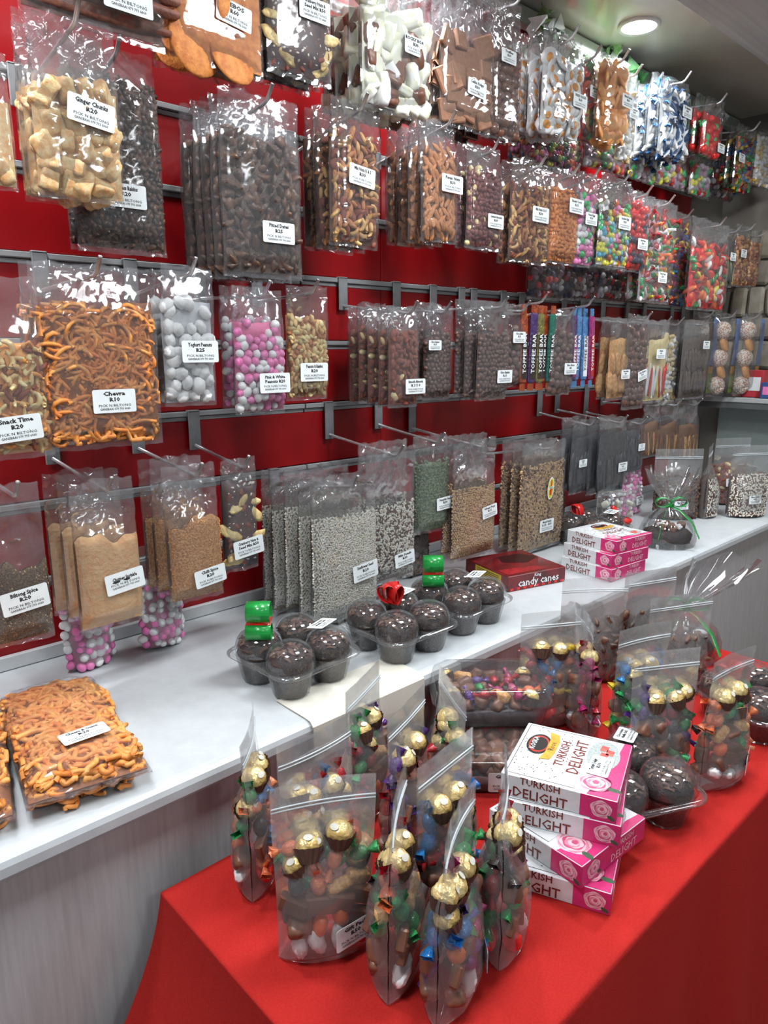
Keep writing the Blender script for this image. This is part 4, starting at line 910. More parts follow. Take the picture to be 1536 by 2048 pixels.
# shelf and oddments on the end wall
sh = thing('wall_shelf', 'pale grey shelf on the end wall', 'shelf', (XE - .14, -.5, 1.27))
MB().add(*cbox(.28, .84, .022, .003, (0, 0, 0))).obj('board', pm('shelf_grey', sr(188, 192, 192), None, 20, .45), sh, False)
MB().add(*cbox(.02, .84, .03, .002, (-.125, 0, -.024))).obj('shadow_strip', pm('shelf_shadow_lip', sr(96, 100, 100), None, 20, .5), sh, False)  # dark strip painted in for the shade under the board
for k, (yy, c, hgt, lab) in enumerate(((-.30, (196, 60, 70), .12, 'small pink and white carton on the end-wall shelf'), (-.40, (60, 92, 150), .07, 'low blue carton with a pink star on the shelf'))):
    o = thing('sweet_carton', lab, 'box', (XE - .2 - .05 * k, yy, 1.2815))
    MB().add(*cbox(.06, .09, hgt, .003, (0, 0, hgt / 2))).obj('carton', pm('carton_%d' % k, sr(*c), None, 30, .4), o, False)
    MB().add(*cbox(.0008, .07, hgt * .5, 0, (-.0305, 0, hgt * .5))).obj('print', WHITE_LABEL if k == 0 else CPINK, o, False)
bd = thing('backing_board', 'pale grey-green board standing at the end of the worktop', 'board', (XE - .03, -.22, .85))
MB().add(*cbox(.016, .26, .37, .003, (0, 0, .185))).obj('board', pm('pale_board', sr(172, 184, 180), sr(160, 172, 168), 6, .4), bd, False)
pic = thing('wall_picture', 'red and beige printed picture below the shelf', 'picture', (XE - .035, -.50, .90))
MB().add(*cbox(.014, .26, .30, .002, (0, 0, .15))).obj('panel', pm('picture_red', sr(128, 44, 40), None, 10, .5), pic, False)
MB().add(*prism([(-.02 + .05 * math.sin(t * 3), .25 * t) for t in np.linspace(0, 1, 9)] + [(-.10 + .02 * t, .25 * t) for t in np.linspace(1, 0, 9)], 0, .002)).obj('print', pm('picture_beige', sr(196, 168, 122), sr(172, 142, 98), 10, .5), pic, False, (-.0072, 0, .02)).rotation_euler = (PI / 2, 0, -PI / 2)
MB().add(*cbox(.004, .26, .06, 0, (-.008, 0, .29))).obj('print', pm('picture_blue', sr(140, 176, 190), sr(196, 210, 214), 30, .5), pic, False)

# ------------------------------------------------------------------ bows and ribbons
RIBG = pm('green_ribbon', sr(22, 156, 66), sr(14, 128, 52), 30, .28, stretch=(1, 1, 12), coat=.3)
RIBR = pm('red_ribbon', sr(214, 34, 30), sr(186, 22, 22), 30, .3, coat=.3)
def strip(path, wdir, w):
    """flat ribbon swept along a path, wdir = direction of its width"""
    P = [np.array(p, float) for p in path]; d = np.array(wdir, float); d /= np.linalg.norm(d)
    v = [p + d * (w / 2) * s for p in P for s in (-1, 1)]
    f = [(2 * i, 2 * i + 1, 2 * i + 3, 2 * i + 2) for i in range(len(P) - 1)]
    v = np.array(v); n = len(v)
    off = []
    for i in range(len(P)):
        tdir = P[min(i + 1, len(P) - 1)] - P[max(i - 1, 0)]; nn = np.cross(tdir, d); nn /= (np.linalg.norm(nn) + 1e-9); off += [nn * .0005, nn * .0005]
    v2 = v + np.array(off)
    f2 = f + [tuple(i + n for i in q[::-1]) for q in f] + [(2 * i, 2 * i + 2, 2 * i + 2 + n, 2 * i + n) for i in range(len(P) - 1)] + [(2 * i + 3, 2 * i + 1, 2 * i + 1 + n, 2 * i + 3 + n) for i in range(len(P) - 1)]
    return np.concatenate([v, v2]), f2
def loop_path(r1, r2, n=14, a0=0, a1=2 * PI): return [(r1 * math.cos(a), 0, r2 * math.sin(a)) for a in np.linspace(a0, a1, n)]

# ------------------------------------------------------------------ muffin packs
CAKE = pm('dark_chocolate_cake', sr(66, 46, 40), sr(42, 29, 26), 120, .6, bump=1.0, bscale=260, bdist=.004)
SHAV = [pm('chocolate_shaving', sr(80, 60, 54), sr(110, 82, 70), 80, .4), pm('pale_shaving', sr(128, 92, 72), sr(98, 68, 52), 80, .5)]
def muffin_meshes():
    out = []
    for s in range(2):
        mb = MB(); v, f = lathe([(.0005, .003), (.027, .003), (.036, .046), (.039, .052), (.036, .066), (.024, .078), (.0005, .082)], 22)
        rgn = np.random.RandomState(s); v = v * (1 + rgn.uniform(-.03, .03, (len(v), 1))); mb.add(v, f, 0)
        rg = random.Random(s)
        for k in range(46):
            a = rg.uniform(0, 6.28); r = .034 * math.sqrt(rg.random()); z = .080 - 11 * r * r + rg.uniform(-.001, .003)
            c = [(.009 * math.cos(q) , 0, .005 * math.sin(q)) for q in np.linspace(.3, 2.6, 5)]
            vv, ff = strip(c, (0, 1, 0), rg.uniform(.004, .009)); mb.add(vv, ff, 1 + (rg.random() < .3), TM((r * math.cos(a), r * math.sin(a), z), (rg.uniform(-.7, .7), rg.uniform(-.7, .7), rg.uniform(0, 6.28))))
        out.append(mb.mesh('muffin', [CAKE] + SHAV))
    return out
MUF = muffin_meshes()
CC = .0435
def tray_mesh():
    mb = MB()
    for sx in (-1, 1):
        for sy in (-1, 1):
            mb.add(*lathe([(.0005, 0), (.027, 0), (.030, .004), (.0405, .047), (.042, .05)], 36, .03, 4), 0, TM((sx * CC, sy * CC, 0)))
    o = rrect(.186, .186, .030, 6)
    rings = []
    for (k, z) in ((.955, .049), (.985, .0485), (1.0, .051), (1.0, .0535), (.97, .0545)): rings.append([(x * k, y * k, z) for x, y in o])
    mb.add(*loft(rings)); return mb.mesh('tray', TUB)
def lid_mesh():
    mb = MB()
    for sx in (-1, 1):
        for sy in (-1, 1):
            mb.add(*lathe([(.0425, .055), (.0425, .066), (.040, .078), (.033, .088), (.022, .094), (.0005, .0945)], 30), 0, TM((sx * CC, sy * CC, 0)))
    o = rrect(.180, .180, .030, 6)
    rings = [[(x * k, y * k, z) for x, y in o] for (k, z) in ((1.03, .0545), (1.0, .057), (.97, .0565), (.93, .0555))]
    mb.add(*loft(rings))
    mb.add(*gridf(3, 6, lambda a, b: (.09 + a * .028, -.06 + b * .12, .056 + .004 * math.sin(a * 3 + b * 7))))
    return mb.mesh('lid', TUB)
TRAY, LID = tray_mesh(), lid_mesh()
def bow_stack(parent, loc, rotz, tall=True):
    e = MB().add(*strip([(0, .014 * math.cos(a) - .004, .014 * math.sin(a) + .036) for a in np.linspace(-1.4, 4.2, 14)], (1, 0, 0), .032)).obj('ribbon_loop', RIBG, parent, True, loc); e.rotation_euler = (0, 0, rotz); e.scale = (1.3, 1.3, 1.3)
    e = MB().add(*strip([(0, .011 * math.cos(a) - .009, .011 * math.sin(a) + .010) for a in np.linspace(0, 6.28, 14)], (1, 0, 0), .034)).obj('ribbon_loop', RIBG, parent, True, loc); e.rotation_euler = (0, 0, rotz); e.scale = (1.3, 1.3, 1.3)
    e = MB().add(*strip([(0, -.014, .021), (0, -.008, .0245), (0, .004, .026), (0, .012, .022)], (1, 0, 0), .033)).obj('ribbon_band', RIBR, parent, True, loc); e.rotation_euler = (0, 0, rotz); e.scale = (1.3, 1.3, 1.3)
def bow_fan(parent, loc, mat, n=5, r=.022, w=.022):
    for k in range(n):
        a = -1.1 + 2.2 * k / (n - 1)
        e = MB().add(*strip([(0, 0, 0)] + [(r * .55 * math.cos(q), 0, r * 1.1 + r * .9 * math.sin(q)) for q in np.linspace(-1.2, 4.3, 12)] + [(0, 0, 0)], (0, 1, 0), w)).obj('ribbon_loop', mat, parent, True, loc)
        e.rotation_euler = (.2 * ((k % 3) - 1), a * .75, .9 * a)
def muffin_pack(x, y, z, rotz, label, bow, lab=None):
    o = thing('muffin_pack', label, 'muffin pack', (x, y, z), rotz, 'chocolate muffin four-packs'); o.scale = (1.12, 1.12, 1.12)
    link('tray', TRAY, o); link('lid', LID, o); k = 0
    for sx in (-1, 1):
        for sy in (-1, 1):
            link('muffin', MUF[k % 2], o, (sx * CC, sy * CC, .001), (0, 0, k * 1.3)); k += 1
    if bow == 'green': bow_stack(o, (-.05, .03, .088), -.75 - rotz)
    elif bow == 'red': bow_fan(o, (.0, .01, .088), RIBR)
    elif bow == 'redcurl':
        bow_fan(o, (-.03, .02, .09), RIBR, 2, .02, .026)
    if lab: add_label(o, *lab)
    return o
muffin_pack(.785, -.445, .85, .06, 'dark muffin four-pack nearest the noodle bag, green bow', 'green', (('Chocolate','Muffin R45'), '', (.05, -.02, .0962), (-.12, .05, .35), .06, .032))
muffin_pack(1.045, -.475, .85, -.02, 'dark muffin four-pack with a red bow under the sunflower seeds', 'red', (('Chocolate','Muffin R45'), '', (.045, .035, .0965), (.0, .05, .3), .06, .032))
muffin_pack(1.262, -.462, .85, .05, 'dark muffin four-pack with green bow left of the candy cane box', 'green', (('Chocolate','Muffin R45'), '', (.05, -.01, .0965), (-.1, .05, .35), .06, .032))
muffin_pack(2.13, -.30, .85, .1, 'dark muffin four-pack with a red bow behind the pink boxes', 'redcurl', (('Chocolate','Muffin R45'), '', (.045, -.045, .0965), (0, 0, .1), .06, .032))
muffin_pack(1.085, -1.010, TZ + .001, -.45, 'dark muffin four-pack on the red cloth beside the rose boxes', 'none', (('Chocolate','Muffin R45'), '', (.03, .045, .097), (.0, .12, .75), .055, .032))
o = muffin_pack(1.57, -1.055, TZ + .001, -.35, 'dark muffin four-pack at the right edge of the red cloth', 'none')
bow_fan(o, (-.07, -.01, .09), RIBR, 3, .026, .03)
e = MB().add(*strip([(0, -.02, 0), (0, -.01, .012), (0, .01, .012), (0, .022, -.004)], (1, 0, 0), .03)).obj('ribbon_band', RIBG, o, True, (-.07, -.01, .098))
# green ribbon lying on the muffin pack behind the rose boxes
rb = MB().add(*strip([(-.035, 0, .002), (-.012, .002, .008), (.012, 0, .008), (.035, -.002, .003)], (0, 1, 0), .02)).obj('ribbon_loop', RIBG, bpy.data.objects['muffin_pack.004'], True, (-.07, .02, .094))

# ------------------------------------------------------------------ printed boxes
BOXW = pm('box_white_board', sr(222, 225, 227), sr(212, 215, 218), 60, .35, coat=.3)
PINK = pm('box_pink_print', sr(208, 52, 118), sr(190, 40, 104), 40, .35, coat=.3)
INKR = pm('box_maroon_ink', sr(124, 44, 32), sr(106, 34, 26), 60, .5)
BLACKP = pm('badge_black', sr(30, 24, 22), None, 30, .4)
GOLDP = pm('badge_gold', sr(214, 170, 62), sr(190, 140, 40), 60, .4)
ROSEP = [pm('rose_print_%d' % k, sr(*c), None, 40, .45) for k, c in enumerate(((238, 196, 206), (226, 140, 164), (206, 84, 122)))]
LEAFP = pm('leaf_print', sr(64, 92, 66), None, 40, .5)
DOILY = pm('plate_print', sr(176, 184, 182), sr(140, 150, 148), 300, .5)
REDP = pm('jelly_cube_print', sr(206, 66, 62), sr(222, 110, 100), 80, .4)
def disc(r, n=18, sx=1, sy=1, wob=0, seed=0, c=(0, 0), a=0):
    rg = random.Random(seed); p = [(r * sx * math.cos(t) * (1 + wob * math.sin(t * 5 + seed)), r * sy * math.sin(t) * (1 + wob * math.sin(t * 5 + seed))) for t in np.linspace(0, 2 * PI, n + 1)[:-1]]
    return [(c[0] + x * math.cos(a) - y * math.sin(a), c[1] + x * math.sin(a) + y * math.cos(a)) for x, y in p]
def rose_mesh(r):
    mb = MB(); z = 0
    for k in range(8):
        rr = r * (1 - .115 * k); mb.add(*prism(disc(rr, 20, 1, .92, .06, k * 2, (.1 * r * math.sin(k * 2.1) * (k / 8), .08 * r * math.cos(k * 1.7) * (k / 8))), z, z + .0001), (0, 1, 0, 2)[k % 4]); z += .0001
    mb.add(*prism(disc(r * .4, 10, 1, .5, .0, 0, (r * .95, -r * .7), -.5), 0, .0002), 3)
    return mb.mesh('rose_print', ROSEP + [LEAFP], False)
ROSE = {k: rose_mesh(r) for k, r in (('top', .026), ('side', .0155))}
LX, LY, LZ = .176, .170, .0375
def tdbox(x, y, z, rotz, label, stick=False):
    """sweet box: local x runs along the lettered long side, y away from it"""
    o = thing('turkish_delight_box', label, 'sweet box', (x, y, z), rotz, 'pink and white rose sweet boxes')
    MB().add(*cbox(LX, LY, LZ, .0012, (0, 0, LZ / 2))).obj('carton', BOXW, o, False)
    k = LX * .20
    MB().add(*cbox(LX / 2 - k + .0006, .0006, LZ - .002, 0, ((LX / 2 + k) / 2, -LY / 2 - .0002, LZ / 2))).obj('pink_side_print', PINK, o, False)
    MB().add(*cbox(.0006, LY - .002, LZ - .002, 0, (LX / 2 + .0002, 0, LZ / 2))).obj('pink_end_print', PINK, o, False)
    MB().add(*prism([(LX / 2 - .001, -LY / 2 + .001), (LX / 2 - .001, LY / 2 - .001), (LX / 2 - .012, LY / 2 - .001), (LX / 2 - .022, 0), (LX / 2 - .045, -LY / 2 + .001)], LZ, LZ + .0004)).obj('pink_corner_print', PINK, o, False)
    e = link('lettering', text_mesh((('TURKISH', .017, .012, .92, 0), ('DELIGHT', .023, .012, .92, 0)), INKR), o, (-.026, -LY / 2 - .0006, LZ / 2 - .001)); e.rotation_euler = (PI / 2, 0, 0)
    e = link('lettering', text_mesh((('TURKISH', .014, .012, .92, 0), ('DELIGHT', .019, .012, .92, 0)), ROSEP[0]), o, (LX / 2 + .0009, .025, LZ / 2 - .001)); e.rotation_euler = (PI / 2, 0, PI / 2)
    e = link('rose_print', ROSE['side'], o, (.066, -LY / 2 - .0007, LZ / 2)); e.rotation_euler = (PI / 2, 0, 0)
    e = link('rose_print', ROSE['side'], o, (LX / 2 + .0007, -.055, LZ / 2)); e.rotation_euler = (PI / 2, 0, PI / 2)
    zt = LZ + .0003
    b = MB().add(*prism(disc(.024, 26, .82, 1.35), 0, .0003), 0).add(*prism(disc(.020, 26, .82, 1.35), .0003, .0005), 1).add(*prism(disc(.017, 26, .82, 1.3), .0005, .0007), 0)
    b.obj('badge_print', [BLACKP, pm('badge_red', sr(186, 60, 44), None, 30, .4)], o, False, (-.054, .022, zt))
    e = link('badge_lettering', text_mesh((('KOSKA', .0125, .02, 1, 0),), BOXW), o, (-.061, .022, zt + .0009)); e.rotation_euler = (0, 0, PI / 2)
    MB().add(*prism([(-.008, -.044), (.008, -.040), (.012, -.02), (.013, .02), (.008, .040), (-.008, .044), (-.003, .02), (-.003, -.02)], 0, .0004)).obj('banner_print', GOLDP, o, False, (-.036, .022, zt + .0004))
    e = link('banner_lettering', text_mesh((('Rose', .014, .0, 1, 0),), INK), o, (-.031, .022, zt + .001)); e.rotation_euler = (0, 0, PI / 2)
    e = link('lettering', text_mesh((('TURKISH', .021, .012, .95, 0), ('DELIGHT', .027, .012, .95, 0)), INKR), o, (.004, .010, zt + .0002)); e.rotation_euler = (0, 0, PI / 2)
    MB().add(*prism(disc(.046, 30, .55, 1.0, .015, 2), 0, .0003)).obj('plate_print', DOILY, o, False, (.050, .030, zt))
    for (cx, cy) in ((.048, .052), (.050, .030), (.047, .012), (.058, .042)):
        MB().add(*prism([(-.006, -.008), (.006, -.008), (.007, .008), (-.005, .009)], 0, .0003)).obj('cube_print', REDP, o, False, (cx, cy, zt + .0005))
    e = link('rose_print', ROSE['top'], o, (.050, -.052, zt)); e.rotation_euler = (0, 0, .4)
    MB().add(*loft([[(a * (LX - .012), b_ * (LY - .012), zt) for a, b_ in ((-.5, -.5), (.15, -.5), (.15, .5), (-.5, .5))], [(a * (LX - .014), b_ * (LY - .014), zt) for a, b_ in ((-.5, -.5), (.15, -.5), (.15, .5), (-.5, .5))]])).obj('border_print', INK, o, False)
    rgd = random.Random(4)
    dm = MB()
    for q in range(60):
        dx, dy = rgd.uniform(-.08, .0), rgd.uniform(-.076, .076)
        dm.add(*prism(disc(.0011, 5, 1, 1, 0, 0, (dx, dy)), 0, .0002))
    dm.obj('speckle_print', INK, o, False, (0, 0, zt))['kind'] = 'stuff'
    if stick: add_label(o, ('Turkish Delight',), 'R30', (.050, -.003, zt + .0012), (0, 0, PI / 2 - .05), .058, .034)
    return o
RZ = math.radians(-69)
tdbox(.935, -.985, TZ + .0005 + 3 * LZ, RZ, 'rose sweet box on top of the stack on the red cloth', True)
tdbox(.930, -.990, TZ + .0004 + 2 * LZ, RZ + .06, 'second rose sweet box from the top on the red cloth')
tdbox(.905, -1.005, TZ + .0003 + LZ, RZ - .42, 'third rose sweet box down, turned askew in the stack')
tdbox(.885, -1.010, TZ + .0002, RZ + .02, 'bottom rose sweet box of the stack on the red cloth')
RZ2 = math.radians(-97)
tdbox(1.925, -.485, .8505 + 2 * LZ, RZ2, 'top rose sweet box of three on the worktop', True)
tdbox(1.905, -.487, .8504 + LZ, RZ2 - .03, 'middle rose sweet box of three on the worktop')
tdbox(1.890, -.490, .8503, RZ2 + .04, 'bottom rose sweet box of three on the worktop')
# candy cane box
DRED = pm('candy_box_red', sr(128, 22, 28), sr(70, 14, 18), 26, .3, coat=.3, lo=.3, hi=.7)
cb = thing('candy_cane_box', 'dark red candy cane box with a yellow end panel', 'sweet box', (1.640, -.352, .8503), math.radians(-15))
MB().add(*cbox(.205, .20, .044, .0015, (0, 0, .022))).obj('carton', DRED, cb, False)
MB().add(*cbox(.0006, .12, .036, 0, (-.1028, -.01, .022))).obj('yellow_print', pm('candy_box_yellow', sr(206, 176, 46), sr(190, 158, 36), 60, .4), cb, False)
nl = MB()
for k in range(6): nl.add(*cbox(.0004, .10, .0014, 0, (-.1034, -.01, .010 + k * .005)))
nl.obj('small_print', INK, cb, False)['kind'] = 'stuff'
e = link('lettering', text_mesh((('candy canes', .030, .012, 1.0, 0),), WHITE_LABEL), cb, (.005, -.1008, .018)); e.rotation_euler = (PI / 2, 0, 0)
e = link('lettering', text_mesh((('King', .013, .01, 1, 0),), WHITE_LABEL), cb, (.0, -.1008, .036)); e.rotation_euler = (PI / 2, 0, 0)
for k in range(9): MB().add(*cbox(.010, .0006, .007, 0, (-.088 + k * .022, -.1004, .0055))).obj('stripe_print', JRED, cb, False)
MB().add(*prism(disc(.05, 20, 1.2, .8, .1, 3), .0442, .0446)).obj('top_print', pm('candy_box_dark', sr(52, 12, 16), None, 30, .35), cb, False, (.03, .03, 0))
MB().add(*prism([(-.09, -.085), (.05, -.085), (.03, -.05), (-.09, -.04)], .0442, .0446)).obj('top_print', pm('candy_box_bright', sr(170, 34, 40), sr(120, 22, 30), 80, .35), cb, False)

# ------------------------------------------------------------------ gift-pack contents
SW = {c: MB().add(*sweet(.036)).mesh('wrapped_sweet', WRAPS[c]) for c in WRAPS if c != 'white' and not c.startswith('bar_')}
_gv, _gf = blob(.0165, .0165, .0165, 3, .035, 9)
GB = MB().add(_gv, _gf).mesh('gold_chocolate', GOLD, True)
GC = MB().add(*lathe([(.0005, -.0175), (.012, -.0172), (.0185, -.002), (.0195, .001)], 32, .05, 4)).mesh('paper_cup', CUP, False)
GS = MB().add(*prism(disc(.0055, 16, 1, .75), 0, .0006)).mesh('sticker', STICKER, False)
JW = MB().add(*blob(.021, .012, .010, 2, .12, 3)).mesh('white_jelly', EGGW); JR = MB().add(*blob(.022, .013, .010, 2, .08, 5)).mesh('red_jelly', JRED)
CB = MB().add(*cbox(.05, .016, .034, .003)).mesh('chocolate_bar', CHOCM, False); CD = MB().add(*chunk(.032, 6, (1, .8, .65), 2)).mesh('chocolate_lump', CHOCM)
JO = MB().add(*blob(.018, .014, .012, 2, .08, 6)).mesh('orange_jelly', CORA)
NB = MB().add(*chunk(.05, 6, (1.3, .6, .7), 2)).mesh('nut_bar', BRITTLE)
def gold(parent, p, r, s=1.0):
    g = link('gold_chocolate', GB, parent, p, r, s)
    link('paper_cup', GC, g); 
    a = link('sticker', GS, g, (0, -.0125, .0118)); a.rotation_euler = (.82, 0, 0)
    return g
def zip_D(v, d): return d / 2 * (1 - sst(.30, .84, v)) ** .9
def zip_film(w, h, d, lean, seed, nu=22, nv=38):
    rg = random.Random(seed); a, b = np.meshgrid(np.linspace(0, 1, nu), np.linspace(0, 1, nv)); u = a * 2 - 1; v = b
    D = d / 2 * (1 - np_sst(.30, .84, v)) ** .9 * (.80 + .20 * np_sst(0, .12, v))
    lens = np.maximum(0, 1 - u * u) ** .62
    x = u * w / 2 * (1 - .06 * (1 - np_sst(.3, .84, v))); z = v * h + 0 * u
    c = creases(x, z, rg, 5, 12, 34, .04, .16) + creases(x, z, rg, 3, 40, 70, .02, .10)
    mb = MB(); cur = rg.uniform(-.008, .008)
    for side in (-1, 1):
        y = side * (D * lens + .0008) + c * (.6 if side < 0 else .5) + lean * v ** 2 + cur * (u * u) * np_sst(.5, 1, v)
        zz = z.copy()
        zz[0] = .012 * lens[0]
        mb.add(np.stack([x, y, zz], -1).reshape(-1, 3), quads(nu, nv, side > 0))
    # gusset floor
    D0 = d / 2 * .80; k = 15
    rim = [(math.cos(t) * w / 2 * .94, math.sin(t) * D0, .012 * abs(math.sin(t)) ** .6 + .001) for t in np.linspace(0, 2 * PI, k * 2 + 1)[:-1]]
    mb.add(np.array(rim + [(0, 0, .010)]), [(i, (i + 1) % (2 * k), 2 * k) for i in range(2 * k)])
    return mb, cur
def zip_pouch(name, label, cat, x, y, z, rotdeg, w, h, d, lean, seed, group):
    o = thing(name, label, cat, (x, y, z), math.radians(rotdeg), group)
    mb, cur = zip_film(w, h, d, lean, seed); mb.obj('film', ZIP, o)
    for k, v in enumerate((.865, .885)):
        P = [(u * w / 2 * .995, lean * v * v + cur * u * u * sst(.5, 1, v) - .0016, v * h) for u in np.linspace(-1, 1, 9)]
        MB().add(*tube(P, .0013, 5)).obj('zip_seal', pm('zip_plastic', sr(214, 222, 226), None, 20, .3), o)
    return o
PAL = ['green', 'red', 'blue', 'orange', 'purple', 'magenta', 'yellow']
def gift_pack(label, x, y, rotdeg, w=.138, h=.258, d=.075, lean=0.0, seed=0, pal=None, lab=None, top='gold', z=None):
    o = zip_pouch('gift_pouch', label, 'gift pack', x, y, TZ + .001 if z is None else z, rotdeg, w, h, d, lean, seed, 'zip pouches of mixed sweets on the red cloth')
    rg = random.Random(seed * 7 + 1); pal = pal or PAL
    zk = .034; lvl = 0
    while zk < h * .72:
        v = zk / h; D = zip_D(v, d); ncol = 4
        for c in range(ncol):
            xx = (-1 + 2 * (c + .5) / ncol) * w * .40 + rg.uniform(-.004, .004)
            for sd in (-1, 1):
                if sd == 1 and (D < .016 or rg.random() < .25): continue
                yy = sd * max(0, D * (1 - (xx / (w / 2)) ** 2) ** .6 - .013) + lean * v * v
                p = (xx, yy, zk + rg.uniform(-.006, .006)); r = (rg.uniform(-.6, .6), rg.uniform(0, 6.28), rg.uniform(-.5, .5))
                q = rg.random()
                if v < .20: link('red_jelly' if q < .35 else ('white_jelly' if q < .75 else 'chocolate_lump'), JR if q < .35 else (JW if q < .75 else CD), o, p, r)
                elif v < .34:
                    if q < .25: link('chocolate_bar', CB, o, p, (r[0] * .4, r[0], r[2]), .8)
                    elif q < .45: link('chocolate_lump', CD, o, p, r)
                    elif q < .55: link('orange_jelly', JO, o, p, r, .8)
                    else: link('wrapped_sweet', SW[rg.choice(pal)], o, p, r)
                elif v < .52:
                    if q < .55: link('wrapped_sweet', SW[rg.choice(pal)], o, p, r)
                    elif q < .70: link('nut_bar', NB, o, p, r, .55)
                    elif q < .88: link('chocolate_lump', CD, o, p, r, 1.1)
                    else: link('wrapped_sweet', SW['black'], o, p, r)
                else:
                    if q < .26 and D > .012: gold(o, p, (rg.uniform(-.7, .4), rg.uniform(-.5, .5), rg.uniform(-1, 1)))
                    else: link('wrapped_sweet', SW[rg.choice(pal)], o, p, r)
        zk += .0265; lvl += 1
    if top == 'gold':
        for sx in (-.022, .020):
            gold(o, (sx, -.004 + lean * .5, h * .655 + rg.uniform(-.012, .012)), (rg.uniform(-.5, .2), 0, rg.uniform(-.8, .8)), 1.12)
    if lab:
        lx, lz, price = lab; ff = lambda q: zip_D(lz / h, d) * max(0, 1 - (q / (w / 2)) ** 2) ** .62
        q0, q1 = lx - .028, min(w / 2 - .001, lx + .028); ang = math.atan2(ff(q0) - ff(q1), q1 - q0)
        add_label(o, ('Gift Pack',), price, (lx, -(ff(q0) + ff(q1)) / 2 - .007, lz), Euler((PI / 2, 0, ang)), .062, .034)
    return o
GIFT = [
 ('sweet pouch at the front left showing its zip and sticker', .508, -.886, -28, .0, 11, ['red', 'green', 'blue', 'green', 'orange'], (.034, .045, 'R50')),
 ('sweet pouch turned edge-on between the two front pouches', .558, -.970, 38, .0, 12, ['green', 'orange', 'red'], None),
 ('sweet pouch nearest the camera, cut by the lower frame', .585, -1.045, 26, .0, 13, ['magenta', 'green', 'blue', 'purple'], (.034, .045, 'R50')),
 ('sweet pouch with red wrappers behind the nearest pouch', .680, -.945, 8, .0, 14, ['red', 'red', 'blue', 'green'], None),
 ('leftmost sweet pouch, edge-on against the counter front', .520, -.700, 50, .0, 15, ['green', 'blue', 'orange'], None),
 ('sweet pouch with pink wrappers behind the front left pouch', .575, -.790, 2, .0, 16, ['red', 'magenta', 'blue', 'red'], None),
 ('sweet pouch with two gold balls against the cream card', .745, -.700, 24, .0, 17, ['green', 'purple', 'red'], None),
 ('sweet pouch with gold balls left of the clear tubs', .735, -.815, 20, .0, 18, ['orange', 'purple', 'red', 'purple'], None),
 ('slim sweet pouch with green wrappers beside the clear tubs', .835, -.815, 60, .0, 19, ['green', 'orange', 'yellow'], None),
 ('lone sweet pouch edge-on before the rose box stack', .700, -1.035, 36, .0, 20, ['green', 'orange', 'red', 'black'], None),
 ('sweet pouch with gold balls behind the right clear tub', 1.235, -.745, -30, .0, 21, ['red', 'blue', 'yellow', 'orange'], None),
 ('slim sweet pouch edge-on right of the clear tub', 1.278, -.803, 46, .0, 22, ['magenta', 'red'], None),
 ('sweet pouch with green and yellow wrappers in the right group', 1.305, -.915, -18, .0, 23, ['green', 'yellow', 'green', 'blue'], None),
 ('sweet pouch with red and purple wrappers in the right group', 1.220, -1.005, -30, .0, 24, ['red', 'red', 'purple', 'green'], None),
 ('rightmost sweet pouch with a sticker beside the dark muffins', 1.295, -1.092, -8, .0, 25, ['green', 'orange', 'orange'], (.034, .045, 'R50')),
]
for (lb, x, y, rd, ln, sd, pl, lab) in GIFT: gift_pack(lb, x, y, rd, lean=ln, seed=sd, pal=pl, lab=lab)

# pouches of one thing: dark fruit on the cloth, seeds and fruit on the worktop
def fill_pouch(name, label, kind, x, y, z, rotdeg, w, h, d, seed, vf, lab=None):
    K = KINDS[kind]; o = zip_pouch(name, label, 'snack pouch', x, y, z, rotdeg, w, h, d, 0.0, seed, None)
    rg = random.Random(seed); mb = MB(); nm = len(K['mats'])
    a, b = np.meshgrid(np.linspace(0, 1, 13), np.linspace(0, 1, 13)); u = (a * 2 - 1) * .97
    top = vf + .03 * np.sin(u * 4 + seed); v = .03 + (top - .03) * b
    D = np.maximum(.002, d / 2 * (1 - np_sst(.30, .84, v)) ** .9 * np.maximum(0, 1 - u * u) ** .62 - K['step'] * .5) * np.where(b >= .999, .05, 1)
    for side in (-1, 1): mb.add(np.stack([u * w / 2 * .95, side * D, v * h], -1).reshape(-1, 3), quads(13, 13, side > 0), nm)
    st = K['step']
    for zz in np.arange(.03 * h + st * .4, vf * h, st * .9):
        for xx in np.arange(-w / 2 * .9, w / 2 * .9, st):
            px = xx + rg.uniform(-.3, .3) * st; pz = zz + rg.uniform(-.3, .3) * st; DD = zip_D(pz / h, d) * max(0, 1 - (px / (w / 2)) ** 2) ** .62
            si = rg.randrange(len(K['shapes'])); S = K['shapes'][si]; mi = S[2] if len(S) == 3 else rg.randrange(nm)
            mb.add(S[0], S[1], mi, TM((px, -max(0, DD - K['depth']), pz), lie_rot(K['lie'], rg), rg.uniform(.85, 1.15)))
    mb.obj('filling', K['mats'] + [K['bulk']], o)['kind'] = 'stuff'
    if lab: add_label(o, lab[0], lab[1], (lab[2], -zip_D(lab[3] / h, d) * .9 - .006, lab[3]), (PI / 2 - .1, 0, .15), .06, .033)
    return o
fill_pouch('dried_fruit_pouch', 'pouch of dark dried fruit behind the gift packs, nearer', 'dates', 1.50, -.690, TZ + .001, -38, .165, .26, .09, 31, .60)
fill_pouch('dried_fruit_pouch', 'pouch of dark dried fruit behind the gift packs, farther', 'dates', 1.655, -.755, TZ + .001, -20, .165, .26, .09, 32, .58)
fill_pouch('dried_fruit_pouch', 'pouch of dark dried fruit at the back right of the cloth', 'dates', 1.590, -.865, TZ + .001, -24, .18, .24, .085, 33, .56)
fill_pouch('sugar_peanut_pouch', 'pouch of pink and white sweets standing under the chutney powder', 'pinkwhite', .512, -.100, .851, 6, .10, .235, .07, 34, .70)
